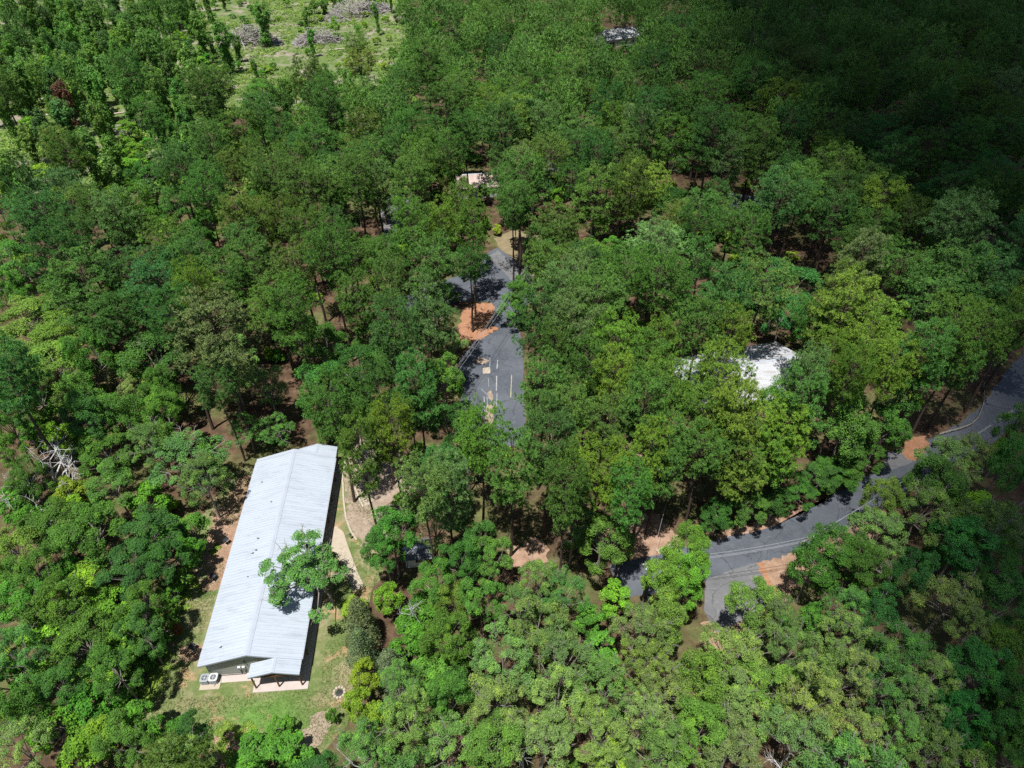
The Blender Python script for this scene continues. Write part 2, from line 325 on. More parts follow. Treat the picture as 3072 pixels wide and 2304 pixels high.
def make_hardwood(seed, R=4.4, Ht=14.0, base=0.30, lobes=11, per=13, leaves=60, leaf=0.165, cr=(0.5, 0.95), twigs=0, airy=0.0, flat=0.75, lk=1.0, kr=(0.48, 0.74)):
    rng = np.random.default_rng(seed); mb = MB(); cb = Ht * base; ch = Ht - cb
    C0 = np.array([0, 0, cb + ch * 0.45]); RZ = ch * 0.5
    top = np.array([rng.normal() * 0.3, rng.normal() * 0.3, cb + ch * 0.25])
    mb.tube([(0, 0, -0.3), (top[0] * 0.4, top[1] * 0.4, cb * 0.6), top], [0.24, 0.19, 0.13], 7)
    lc = []; lr = []
    for i in range(lobes):
        u = (i + 0.5) / lobes; z = 1 - 1.45 * u; az = i * 2.399963 + rng.uniform(-0.5, 0.5); r = math.sqrt(max(0, 1 - z * z))
        d = np.array([r * math.cos(az), r * math.sin(az), z]); k = rng.uniform(*kr)
        lc.append(C0 + d * np.array([R * k, R * k, RZ * k * 1.1])); lr.append(R * rng.uniform(0.27, 0.44) * lk)
    cc = []; crr = []; cd = []
    for c, r in zip(lc, lr):
        out = unit(c - C0 + np.array([0, 0, 0.5])); mid = (top + c) / 2 + rng.normal(size=3) * 0.25
        mb.tube([top, mid, c], [0.11, 0.07, 0.035], 5, False)
        dd = unit(rdirs(rng, per) + out * 0.75 + np.array([0, 0, 0.25]))
        for d in dd:
            if rng.uniform() < airy: continue
            p = c + d * r * rng.uniform(0.65, 1.08) * np.array([1, 1, flat]); cc.append(p); crr.append(rng.uniform(*cr)); cd.append(unit(d + out * 0.6))
            if rng.uniform() < 0.35: mb.tube([c, (c + p) / 2 + rng.normal(size=3) * 0.1, p], [0.04, 0.028, 0.012], 4, False)
        for _ in range(twigs):
            if rng.uniform() < 0.4:
                d = unit(out + rng.normal(size=3) * 0.5 + np.array([0, 0, 0.5])); a = c + d * r * 0.8; e = a + d * rng.uniform(0.8, 1.5)
                mb.tube([c, a, (a + e) / 2 + rng.normal(size=3) * 0.08, e], [0.05, 0.045, 0.035, 0.012], 4, False)
                for _k in range(3):
                    g = a + (e - a) * rng.uniform(0.3, 0.9); mb.tube([g, g + unit(d + rng.normal(size=3) * 0.7) * rng.uniform(0.4, 0.8)], [0.025, 0.01], 4, False)
    cc = np.array(cc); crr = np.array(crr); cd = np.array(cd); n = len(cc)
    Cn = np.repeat(cc, leaves, 0); d = unit(rdirs(rng, n * leaves) + np.repeat(cd, leaves, 0) * 0.45)
    rad = np.repeat(crr, leaves).reshape(-1, 1) * rng.uniform(0.35, 1.05, (n * leaves, 1)) ** 0.6
    p = Cn + d * rad * np.array([1, 1, flat]); nr = d * 0.6 + np.array([0, 0, 0.8]) + rdirs(rng, n * leaves) * 0.65
    v, f = leaf_quads(p, nr, leaf * rng.uniform(0.65, 1.35, n * leaves), rng)
    sh = np.clip(np.repeat(rng.normal(0.42, 0.2, n), leaves) + rng.normal(0, 0.17, n * leaves), 0, 1)
    return mb.mesh('hardwood_trunk', M['grey_bark']), mesh_np('hardwood_crown', v, f, [M['leaves']], shade=sh), R, Ht

def make_cone(seed, R=2.4, Ht=9.0, cl=150, leaves=70, leaf=0.10):
    rng = np.random.default_rng(seed); mb = MB(); mb.tube([(0, 0, -0.2), (0.1, 0, Ht * 0.5), (0, 0, Ht * 0.96)], [0.16, 0.1, 0.02], 6)
    cc = []; cd = []
    for i in range(cl):
        t = (i + rng.uniform()) / cl; z = Ht * (0.06 + 0.92 * t); az = i * 2.399963
        r = R * (1 - t) ** 0.75 * rng.uniform(0.7, 1.1) * (0.8 + 0.2 * math.sin(3 * az)) + 0.1
        cc.append((r * math.cos(az), r * math.sin(az), z)); cd.append((math.cos(az), math.sin(az), 0.9))
    cc = np.array(cc); cd = unit(np.array(cd)); n = cl; d = unit(rdirs(rng, n * leaves) + np.repeat(cd, leaves, 0) * 0.6)
    p = np.repeat(cc, leaves, 0) + d * rng.uniform(0.2, 0.55, (n * leaves, 1)); v, f = leaf_quads(p, d + rdirs(rng, n * leaves) * 0.8, leaf * rng.uniform(0.6, 1.4, n * leaves), rng, 0.4)
    sh = np.clip(np.repeat(rng.normal(0.4, 0.14, n), leaves) + rng.normal(0, 0.14, n * leaves), 0, 1)
    return mb.mesh('cedar_trunk', M['pine_bark']), mesh_np('cedar_crown', v, f, [M['leaves']], shade=sh), R, Ht

def make_vine(seed, R=2.6, Ht=17.0, cl=120, leaves=60, leaf=0.20):
    rng = np.random.default_rng(seed); mb = MB(); ax = [np.array([0.0, 0, -0.3])]
    for k in range(6): ax.append(ax[-1] + np.array([rng.normal() * 0.3, rng.normal() * 0.3, Ht * 0.96 / 6]))
    mb.tube(ax, list(np.linspace(0.2, 0.04, 7)), 6)
    nl = 5; la = rng.uniform(0, 6.28, nl); lz = rng.uniform(0.3, 0.9, nl); cc = []; cd = []
    for a, z in zip(la, lz):
        p = ax[int(z * 6)]; e = p + np.array([math.cos(a), math.sin(a), 0.5]) * R * 0.8; mb.tube([p, e], [0.07, 0.02], 5, False)
    for i in range(cl):
        t = rng.uniform(0.12, 1.0); p = ax[min(5, int(t * 6))] * (1 - (t * 6) % 1) + ax[min(6, int(t * 6) + 1)] * ((t * 6) % 1); a = rng.uniform(0, 6.28)
        r = R * (0.22 + 0.6 * math.exp(-((t - 0.78) / 0.22) ** 2) + 0.22 * math.exp(-((t - 0.2) / 0.2) ** 2)) * rng.uniform(0.4, 1.1)
        cc.append(p + np.array([math.cos(a) * r, math.sin(a) * r, rng.normal() * 0.2])); cd.append((math.cos(a), math.sin(a), 0.6))
    cc = np.array(cc); cd = unit(np.array(cd)); d = unit(rdirs(rng, cl * leaves) + np.repeat(cd, leaves, 0) * 0.5)
    p = np.repeat(cc, leaves, 0) + d * rng.uniform(0.2, 0.85, (cl * leaves, 1)) * np.array([1, 1, 1.2])
    v, f = leaf_quads(p, d + np.array([0, 0, 0.5]) + rdirs(rng, cl * leaves) * 0.7, leaf * rng.uniform(0.6, 1.4, cl * leaves), rng)
    sh = np.clip(np.repeat(rng.normal(0.42, 0.17, cl), leaves) + rng.normal(0, 0.14, cl * leaves), 0, 1)
    return mb.mesh('vine_trunk', M['grey_bark']), mesh_np('vine_crown', v, f, [M['leaves']], shade=sh), R, Ht

def make_dead(seed, Ht=10.0, spread=0.75, depth=4, droop=0.0):
    rng = np.random.default_rng(seed); mb = MB()
    def grow(p, d, ln, r, k):
        q = p + d * ln * 0.5 + rng.normal(size=3) * ln * 0.06; e = q + unit(d + rng.normal(size=3) * 0.18) * ln * 0.5
        mb.tube([p, q, e], [r, r * 0.8, r * 0.6], 5 if k > 1 else 4, False)
        if k == 0: return
        for _ in range(3 if k > 1 else 4):
            s = p + (e - p) * rng.uniform(0.45, 1.0); nd = unit(d * 0.8 + rng.normal(size=3) * spread + np.array([0, 0, 0.15 - droop])); grow(s, nd, ln * rng.uniform(0.5, 0.72), r * 0.55, k - 1)
    grow(np.array([0, 0, -0.2]), unit(np.array([rng.normal() * 0.12, rng.normal() * 0.12, 1.0])), Ht * 0.5, 0.17, depth)
    return mb.mesh('dead_wood', M['dead_wood'])

LIB = {}
LIB['pine'] = [make_pine(100 + i, 4.4, 24.0, b, t, 15, dm) for i, (b, t, dm) in enumerate([(0.54, 640, 0.45), (0.50, 700, 0.38), (0.60, 580, 0.5), (0.56, 660, 0.42), (0.46, 620, 0.30), (0.62, 560, 0.46), (0.44, 760, 0.24), (0.64, 520, 0.52)])]
LIB['oak'] = [make_hardwood(200 + i, 4.4, 14.0, 0.26, lo, pe, 115, 0.102, (0.42, 0.95), 0, ai, fl, lk, kr) for i, (lo, pe, ai, fl, lk, kr) in enumerate(((12, 13, 0, 0.75, 1.0, (0.48, 0.74)), (8, 18, 0, 0.9, 1.3, (0.4, 0.62)), (16, 11, 0.05, 0.7, 0.8, (0.45, 0.85)), (11, 13, 0.12, 0.65, 1.0, (0.4, 0.8)), (18, 9, 0.1, 0.6, 0.75, (0.4, 0.95)), (13, 13, 0, 0.9, 0.9, (0.5, 0.75))))]
LIB['sage'] = [make_hardwood(230 + i, 4.4, 14.0, 0.24, lo, 13, 115, 0.084, (0.36, 0.80), 3, 0.14, 0.75, lk, kr) for i, (lo, lk, kr) in enumerate(((12, 1.0, (0.48, 0.74)), (16, 0.8, (0.4, 0.9)), (9, 1.25, (0.4, 0.65)), (14, 0.9, (0.45, 0.85))))]
LIB['bright'] = [make_hardwood(260 + i, 2.6, 8.0, 0.12, 9, 11, 60, 0.125, (0.34, 0.7), 0) for i in range(3)]
LIB['cedar'] = [make_cone(280 + i) for i in range(2)]
LIB['vine'] = [make_vine(300 + i) for i in range(4)]
LIB['shrub'] = [make_hardwood(320 + i, 1.8, 3.4, 0.02, 8, 9, 50, 0.11, (0.3, 0.55), 0) for i in range(3)]

# ------------------------------------------------------------------ ground, roads, yard
def smooth_line(pts, step=1.5):
    P = [np.asarray(p, float) for p in pts]; P = [2 * P[0] - P[1]] + P + [2 * P[-1] - P[-2]]; out = []
    for i in range(1, len(P) - 2):
        n = max(2, int(np.linalg.norm(P[i + 1] - P[i]) / step))
        for k in range(n):
            t = k / n; a, b, c, d = P[i - 1], P[i], P[i + 1], P[i + 2]
            out.append(0.5 * ((2 * b) + (-a + c) * t + (2 * a - 5 * b + 4 * c - d) * t * t + (-a + 3 * b - 3 * c + d) * t ** 3))
    out.append(P[-2]); return out
def sheet(name, pts, z, mat, rag=0.25, px=True, step=0.8, seed=1, th=0.0):
    if mat in (M['clay'], M['straw'], M['paleearth']): rag *= 1.6; step *= 0.6
    rng = np.random.default_rng(seed); W = [at(*p)[:2] if px else np.asarray(p, float) for p in pts]; out = []
    for i in range(len(W)):
        a, b = W[i], W[(i + 1) % len(W)]; ln = np.linalg.norm(b - a); n = max(1, int(ln / step)); nr = np.array([-(b - a)[1], (b - a)[0]]) / (ln + 1e-6)
        for k in range(n):
            t = k / n; o = 0 if k == 0 else rng.normal() * rag * 0.6; out.append(a + (b - a) * t + nr * o)
    bm = bmesh.new(); vv = [bm.verts.new((p[0], p[1], z)) for p in out]; f = bm.faces.new(vv)
    if f.normal.z < 0: f.normal_flip()
    bmesh.ops.triangulate(bm, faces=bm.faces[:])
    me = bpy.data.meshes.new(name); bm.to_mesh(me); bm.free(); me.materials.append(mat); o = ob(name, me); o['kind'] = 'structure'; return o
def strip(name, pts, width, z, mat, rag=0.12, seed=2, kind='structure'):
    rng = np.random.default_rng(seed); P = smooth_line([np.array(p, float) for p in pts]); v = []; f = []
    for i, p in enumerate(P):
        d = P[min(i + 1, len(P) - 1)] - P[max(i - 1, 0)]; d = d / np.linalg.norm(d); nr = np.array([-d[1], d[0]])
        for sgn in (-1, 1):
            q = p + nr * sgn * (width / 2 + rng.normal() * rag); v.append((q[0], q[1], z))
        if i: f.append((2 * i - 2, 2 * i - 1, 2 * i + 1, 2 * i)[::-1])
    me = bpy.data.meshes.new(name); me.from_pydata(v, [], f); me.materials.append(mat); me.update(); o = ob(name, me)
    if kind: o['kind'] = kind
    return o

bm = bmesh.new(); bmesh.ops.create_grid(bm, x_segments=40, y_segments=40, size=2500)
for v in bm.verts: v.co.y += 900
me = bpy.data.meshes.new('ground'); bm.to_mesh(me); bm.free(); me.materials.append(M['floor']); g = ob('ground', me); g['kind'] = 'structure'

CLEAR_PX = [(380, 150), (470, 20), (640, -90), (1190, -90), (1230, 60), (1200, 230), (1200, 420), (1130, 470), (1000, 330), (760, 330), (560, 300), (150, 420), (90, 380), (150, 300)]
sheet('cleared_ground', CLEAR_PX, 0.004, M['clearing'], 2.0, True, 4.0, 3)
sheet('brushy_ground', [(-90, 600), (-90, -90), (470, -90), (465, 20), (378, 150), (148, 300), (88, 380), (150, 422), (560, 302), (700, 332), (420, 540)], 0.008, M['clearing'], 2.0, True, 4.0, 44)
LAWN_PX = [(740, 1400), (1040, 1330), (1100, 1420), (1130, 1560), (1150, 1700), (1110, 1800), (1090, 1900), (1085, 2050), (1040, 2180), (960, 2260), (800, 2290), (640, 2260), (520, 2200), (430, 2150), (420, 2080), (470, 1950), (520, 1800), (560, 1660), (600, 1550), (660, 1470)]
sheet('lawn', LAWN_PX, 0.004, M['lawn'], 0.5, True, 1.0, 4)
sheet('bare_yard_soil', [(735, 1405), (770, 1450), (735, 1600), (690, 1760), (620, 1720), (600, 1650), (640, 1560), (690, 1480)], 0.008, M['straw'], 0.5, True, 0.9, 5)
sheet('leaf_littered_bank', [(1035, 1330), (1100, 1300), (1170, 1330), (1260, 1420), (1230, 1540), (1130, 1640), (1080, 1640), (1040, 1560), (1030, 1420)], 0.008, M['paleearth'], 0.4, True, 0.9, 6)
sheet('worn_earth_corner', [(930, 2150), (990, 2120), (985, 2200), (940, 2250), (895, 2250), (905, 2190)], 0.012, M['paleearth'], 0.35, True, 0.7, 7)
sheet('weedy_bare_earth', [(640, 2200), (690, 2185), (745, 2200), (735, 2250), (680, 2290), (630, 2270)], 0.012, M['straw'], 0.4, True, 0.7, 8)
# asphalt: the road at the bottom right, its driveway, the lot and the road junction in the middle
ROAD = [tuple(at(*p)[:2]) for p in [(1850, 1748), (1920, 1730), (2000, 1712), (2170, 1672), (2290, 1640), (2400, 1605), (2480, 1565), (2560, 1514), (2640, 1464), (2700, 1424), (2790, 1370), (2880, 1325), (2945, 1285), (3005, 1230), (3062, 1152), (3120, 1062), (3170, 960)]]
strip('road', ROAD, 5.4, 0.012, M['asphalt'], 0.14, 9)
sheet('driveway', [(2118, 1738), (2200, 1708), (2270, 1688), (2300, 1735), (2335, 1800), (2250, 1850), (2150, 1900), (2110, 1830)], 0.016, M['old_asphalt'], 0.08, True, 0.8, 10)
sheet('parking_lot', [(1385, 1270), (1378, 1080), (1415, 1032), (1500, 985), (1560, 985), (1568, 1040), (1572, 1180), (1580, 1300), (1560, 1340), (1440, 1330)], 0.016, M['asphalt'], 0.12, True, 1.0, 11)
sheet('street_junction', [(1180, 900), (1300, 850), (1440, 808), (1452, 765), (1492, 742), (1540, 775), (1620, 850), (1600, 900), (1555, 935), (1560, 985), (1500, 985), (1470, 975), (1485, 920), (1470, 905), (1380, 905), (1230, 945)], 0.012, M['asphalt'], 0.15, True, 1.2, 12)
sheet('worn_street_lane', [(1465, 772), (1492, 750), (1600, 850), (1575, 880)], 0.016, M['old_asphalt'], 0.2, True, 1.0, 13)
sheet('access_track', [(1140, 640), (1180, 560), (1230, 600), (1220, 700), (1150, 720)], 0.012, M['old_asphalt'], 0.3, True, 1.2, 14)
sheet('dry_grass_verge', [(1480, 715), (1540, 690), (1620, 700), (1640, 770), (1600, 830), (1545, 778), (1495, 742)], 0.008, M['drygrass'], 0.3, True, 1.0, 15)
sheet('clay_verge', [(1390, 920), (1480, 905), (1495, 985), (1420, 1034), (1385, 1045), (1375, 980)], 0.008, M['clay'], 0.3, True, 0.9, 16)
sheet('pine_straw_verge', [(1780, 1560), (1960, 1540), (2060, 1640), (2150, 1600), (2330, 1550), (2480, 1490), (2470, 1530), (2330, 1600), (2170, 1640), (2040, 1672), (1960, 1680), (1880, 1668), (1800, 1650)], 0.008, M['straw'], 0.4, True, 1.0, 17)
sheet('grassy_shoulder', [(2272, 1692), (2330, 1674), (2420, 1646), (2560, 1575), (2640, 1520), (2680, 1570), (2520, 1700), (2400, 1760), (2350, 1800), (2330, 1790)], 0.018, M['straw'], 0.25, True, 0.8, 19)
sheet('clay_strip', [(2268, 1689), (2284, 1686), (2312, 1740), (2345, 1795), (2328, 1800), (2300, 1755)], 0.022, M['clay'], 0.1, True, 0.6, 20)
sheet('clay_bank', [(2700, 1330), (2740, 1310), (2790, 1300), (2770, 1360), (2745, 1385), (2715, 1372)], 0.022, M['clay'], 0.3, True, 0.8, 21)
sheet('side_drive', [(2660, 1355), (2720, 1340), (2738, 1385), (2690, 1405), (2650, 1420)], 0.018, M['old_asphalt'], 0.15, True, 0.8, 22)
sheet('worn_clay_patch', [(1520, 1650), (1600, 1610), (1650, 1650), (1630, 1690), (1580, 1720), (1540, 1700)], 0.008, M['straw'], 0.4, True, 0.9, 23)
sheet('woodland_clay', [(1880, 1330), (1960, 1300), (1990, 1400), (1960, 1480), (1890, 1470)], 0.008, M['straw'], 0.5, True, 0.9, 24)
sheet('clay_by_driveway_end', [(2100, 1870), (2180, 1850), (2260, 1880), (2240, 1960), (2120, 1950)], 0.008, M['straw'], 0.4, True, 0.9, 25)
# faded paint and soil on the lot
def stripe(name, px, w, mat, label, z=0.022, seed=0):
    a, b = at(*px[0])[:2], at(*px[1])[:2]; rng = np.random.default_rng(seed); mb = MB(); d = (b - a) / np.linalg.norm(b - a); nr = np.array([-d[1], d[0]]); ln = np.linalg.norm(b - a); t = 0.0; first = True
    n = max(3, int(ln / 0.35)); v = []; f = []
    for i in range(n + 1):
        p = a + d * ln * i / n; h = w / 2 * rng.uniform(0.5, 1.05)
        v += [(*(p - nr * h), z), (*(p + nr * h), z)]
        if i: f.append((2 * i - 2, 2 * i, 2 * i + 1, 2 * i - 1))
    mb.add(v, f); o = mb.build(name, mat); o['kind'] = 'structure'; return o
for i, (p, w, m) in enumerate([(((1493, 1080), (1491, 1106)), 0.22, 'paint_white'), (((1490, 1128), (1489, 1172)), 0.24, 'paint_white'), (((1491, 1180), (1490, 1225)), 0.16, 'paint_white'), (((1535, 1124), (1532, 1192)), 0.22, 'paint_yellow'), (((1470, 1075), (1469, 1120)), 0.12, 'paint_white'),
        (((1465, 1135), (1466, 1160)), 0.10, 'paint_white'), (((1452, 1190), (1455, 1238)), 0.2, 'paint_white'), (((1461, 1190), (1463, 1238)), 0.12, 'paint_white'), (((1443, 1166), (1490, 1212)), 0.10, 'paint_white')]):
    stripe('faded_road_marking', p, w, M[m], None, 0.024, i)
sheet('clay_smear', [(1425, 1080), (1442, 1072), (1468, 1082), (1452, 1092), (1432, 1090)], 0.022, M['paleearth'], 0.1, True, 0.5, 31)
sheet('concrete_patch', [(1449, 1104), (1470, 1102), (1471, 1120), (1448, 1121)], 0.022, M['concrete'], 0.06, True, 0.6, 32)
sheet('clay_smear', [(1462, 1178), (1472, 1170), (1480, 1190), (1474, 1206), (1465, 1192)], 0.022, M['paleearth'], 0.08, True, 0.5, 33)
sheet('earth_wash', [(1460, 1215), (1482, 1210), (1480, 1260), (1468, 1285), (1455, 1262)], 0.022, M['paleearth'], 0.05, True, 0.6, 34)

# ------------------------------------------------------------------ the long metal-roofed building
BO = np.array([-35.8, 38.25]); BANG = math.atan2(0.85, 11.7)       # near left eave corner and heading
bld = empty('long_building', (BO[0], BO[1], 0), R_(4.2))
tag(bld, 'long single-storey hall with a pale ribbed metal gable roof beside the lawn', 'building')
BW, BL, EH, RH = 11.7, 32.2, 3.0, 4.8; SL = (RH - EH) / (BW / 2)
def gable_wall(y, x0, x1, eave, ridge_x, ridge_h, th=0.15):
    mb = MB(); a = [(x0, y, 0), (x1, y, 0), (x1, y, eave), (ridge_x, y, ridge_h), (x0, y, eave)]; b = [(p[0], y + th, p[2]) for p in a]
    n = 5; mb.add(a + b, [(0, 1, 2, 3, 4), (9, 8, 7, 6, 5)] + [(i, i + 5, (i + 1) % n + 5, (i + 1) % n) for i in range(n)]); return mb
WX0, WX1, WY0, WY1 = 0.5, BW - 1.55, 0.42, BL - 0.6
w_eL = EH + SL * WX0 - 0.06; w_eR = EH + SL * (BW - WX1) - 0.06
def main_gable(y):
    mb = MB(); a = [(WX0, y, 0), (WX1, y, 0), (WX1, y, w_eR), (BW / 2, y, RH - 0.07), (WX0, y, w_eL)]; b = [(p[0], y + 0.15, p[2]) for p in a]
    mb.add(a + b, [(0, 1, 2, 3, 4), (9, 8, 7, 6, 5)] + [(i, i + 5, (i + 1) % 5 + 5, (i + 1) % 5) for i in range(5)]); return mb
main_gable(WY0).build('gable_wall', M['siding'], bld); main_gable(WY1 - 0.15).build('gable_wall', M['siding'], bld)
MB().box(WX0 + 0.002, WX0 + 0.15, WY0 + 0.152, WY1 - 0.152, 0, w_eL).build('side_wall', M['siding'], bld)
MB().box(WX1 - 0.15, WX1 - 0.002, WY0 + 0.152, WY1 - 0.152, 0, w_eR).build('side_wall', M['siding'], bld)
for yy in (4.5, 9.5, 19.0, 24.5, 28.5):
    w = MB().box(WX1 + 0.005, WX1 + 0.05, yy, yy + 1.2, 1.0, 2.1).build('window', M['white'], bld); MB().box(WX1 + 0.052, WX1 + 0.06, yy + 0.08, yy + 1.12, 1.08, 2.02).build('pane', M['glass'], w)
    w = MB().box(WX0 - 0.05, WX0 - 0.005, yy, yy + 1.2, 1.0, 2.1).build('window', M['white'], bld); MB().box(WX0 - 0.06, WX0 - 0.052, yy + 0.08, yy + 1.12, 1.08, 2.02).build('pane', M['glass'], w)
d_ = MB().box(WX1 + 0.005, WX1 + 0.06, 14.5, 15.5, 0.12, 2.15).build('door', M['brownwood'], bld); MB().box(WX1 + 0.062, WX1 + 0.12, 14.6, 14.66, 1.05, 1.15).build('handle', M['galv'], d_)
# ribbed roof panels, each 0.9 m of sheet with three ribs
def panel_mesh(name, length, drop, pw, sgn, mat, ribs=2, rh=0.055):
    xs = []
    for r in range(ribs):
        c = (r + 0.5) * pw / ribs; xs += [(c - 0.055, 0), (c - 0.03, rh), (c + 0.03, rh), (c + 0.055, 0)]
    xs = [(0.0, 0)] + xs + [(pw - 0.004, 0)]; v = []; f = []
    for (y, z) in xs:
        v.append((0, y, z)); v.append((sgn * length, y, z - drop)); 
    n = len(xs)
    for (y, z) in ((0, -0.03), (pw - 0.004, -0.03)): v.append((0, y, z)); v.append((sgn * length, y, z - drop))
    for i in range(n - 1): q = (2 * i, 2 * i + 1, 2 * i + 3, 2 * i + 2); f.append(q if sgn > 0 else q[::-1])
    q = (2 * n, 2 * n + 2, 2 * n + 3, 2 * n + 1); f.append(q if sgn > 0 else q[::-1])
    me = bpy.data.meshes.new(name); me.from_pydata(v, [], f); me.materials.append(mat); me.update(); return me
NP = 36; PW = BL / NP
pm = {s_: panel_mesh('roof_panel', BW / 2, RH - EH, PW, s_, M['roof']) for s_ in (-1, 1)}
for s_ in (-1, 1):
    for i in range(NP):
        o = ob('roof_panel', pm[s_], bld, (BW / 2, i * PW, RH + RNG.uniform(-0.004, 0.004)))
def ridge_strip(x, y0, y1, z, half, slope, lift=0.05):
    mb = MB(); pr_ = [(x - half, z - half * slope + lift), (x, z + lift + 0.015), (x + half, z - half * slope + lift), (x + half, z - half * slope + lift - 0.03), (x, z + lift - 0.03), (x - half, z - half * slope + lift - 0.03)]
    v = [(a, y, b) for y in (y0, y1) for a, b in pr_]; mb.add(v, [tuple(range(6)), tuple(range(11, 5, -1))] + [(i, i + 6, (i + 1) % 6 + 6, (i + 1) % 6) for i in range(6)][::1]); return mb
ridge_strip(BW / 2, -0.03, BL + 0.03, RH, 0.34, SL).build('ridge_cap', M['trim'], bld)
def rake(y0, y1, x0, z0, x1, z1, h=0.2, up=0.055):
    mb = MB(); v = [(x, y, z + dz) for (x, z) in ((x0, z0), (x1, z1)) for y in (y0, y1) for dz in (-h, up)]
    mb.add(v, [(0, 1, 3, 2), (4, 6, 7, 5), (0, 4, 5, 1), (2, 3, 7, 6), (1, 5, 7, 3), (0, 2, 6, 4)]); return mb
for (y0, y1) in ((-0.06, 0.06), (BL - 0.5, BL + 0.06)):
    rake(y0, y1, 0.0, EH, BW / 2 - 0.002, RH).build('rake_trim', M['trim'], bld); rake(y0, y1, BW / 2 + 0.002, RH, BW, EH).build('rake_trim', M['trim'], bld)
for x0, x1 in ((-0.09, -0.006), (BW + 0.006, BW + 0.09)): MB().box(x0, x1, 0.07, BL - 0.55, EH - 0.19, EH - 0.02).build('gutter', M['trim'], bld)
MB().box(0.02, WX0 - 0.02, 0.07, BL - 0.55, EH - 0.10, EH - 0.06).build('soffit', M['white'], bld)
MB().box(WX1 + 0.02, BW - 0.02, 0.07, BL - 0.55, EH - 0.10, EH - 0.06).build('soffit', M['white'], bld)
# porches at both ends: half-width gables sharing the right eave
PX0 = 5.95; PXR = (PX0 + BW) / 2; PRH = EH + SL * (BW - PXR)
def porch(y_out, y_in, name):
    ln = abs(y_in - y_out); k = max(2, int(round(ln / 0.9))); pw = ln / k; y0 = min(y_in, y_out)
    for s_ in (-1, 1):
        pmesh = panel_mesh('porch_panel', BW - PXR, PRH - EH, pw, s_, M['roof'])
        for i in range(k): ob('porch_roof_panel', pmesh, bld, (PXR, y0 + i * pw, PRH + 0.008))
    ridge_strip(PXR, y0, y0 + ln, PRH, 0.25, SL).build('porch_ridge_cap', M['trim'], bld)
    e = y_out; sg = 1 if y_out < y_in else -1
    rake(min(e, e - 0.06 * sg), max(e, e - 0.06 * sg), PX0, EH, PXR - 0.002, PRH).build('porch_rake_trim', M['trim'], bld); rake(min(e, e - 0.06 * sg), max(e, e - 0.06 * sg), PXR + 0.002, PRH, BW, EH).build('porch_rake_trim', M['trim'], bld)
porch(-1.75, -0.07, 'near'); porch(BL + 1.75, BL + 0.07, 'far')
for yy in (-1.55, BL + 1.55):
    for xx in (PX0 + 0.25, PXR, BW - 0.25): MB().box(xx - 0.07, xx + 0.07, yy - 0.07, yy + 0.07, 0.1, EH - 0.2).build('porch_post', M['brownwood'], bld)
    MB().box(PX0 + 0.1, BW - 0.1, yy - 0.08, yy + 0.08, EH - 0.42, EH - 0.2).build('porch_beam', M['brownwood'], bld)
for k in range(8): yy = 2.2 + k * 3.95; MB().box(BW - 0.32, BW - 0.18, yy - 0.07, yy + 0.07, 0.1, EH - 0.1).build('walkway_post', M['brownwood'], bld)
MB().box(PX0 - 0.1, BW + 0.42, -2.05, WY0 - 0.02, -0.1, 0.10).build('porch_slab', M['slab'], bld, 0.01)
MB().box(WX1 + 0.02, BW + 0.42, WY0 - 0.018, BL + 2.0, -0.1, 0.09).build('walkway_slab', M['slab'], bld, 0.01)
MB().box(WX0 - 0.25, PX0 - 0.12, WY0 - 1.0, WY0 - 0.01, -0.1, 0.045).build('foundation_strip', M['slab'], bld)
for (vx, vy, r, h) in ((2.3, 1.7, 0.10, 0.35), (3.6, 16.6, 0.09, 0.38), (3.3, 14.4, 0.12, 0.3), (3.75, 14.7, 0.09, 0.4), (3.5, 10.8, 0.07, 0.25), (1.9, 27.0, 0.09, 0.3), (4.2, 22.6, 0.08, 0.3)):
    z = EH + SL * vx; mb = MB().lathe([(r * 2.0, 0.0), (r * 1.6, 0.05), (r, 0.06), (r, h), (r * 1.35, h + 0.01), (r * 1.35, h + 0.06)], 10, (vx, vy, z)); mb.build('roof_vent', M['galv'], bld)
for mx in (4.0, 4.5):
    b_ = MB().box(mx, mx + 0.32, WY0 - 0.16, WY0 - 0.004, 1.1, 1.65).build('electric_meter_box', M['white'], bld); MB().lathe([(0.11, 0), (0.13, 0.02), (0.12, 0.1)], 10, (mx + 0.16, WY0 - 0.16, 1.34)).build('dial', M['ac_dark'], b_)
    MB().tube([(mx + 0.16, WY0 - 0.06, 1.1), (mx + 0.16, WY0 - 0.06, 0.06)], 0.035, 6).build('conduit', M['black'], bld)
MB().tube([(4.62, WY0 - 0.12, 0.1), (1.6, WY0 - 0.14, 0.1), (1.3, WY0 - 1.4, 0.1)], 0.045, 6).build('conduit', M['black'], bld)
MB().box(5.0, 5.12, WY0 - 0.2, WY0 - 0.004, 2.5, 2.75).build('wall_lamp', M['black'], bld)

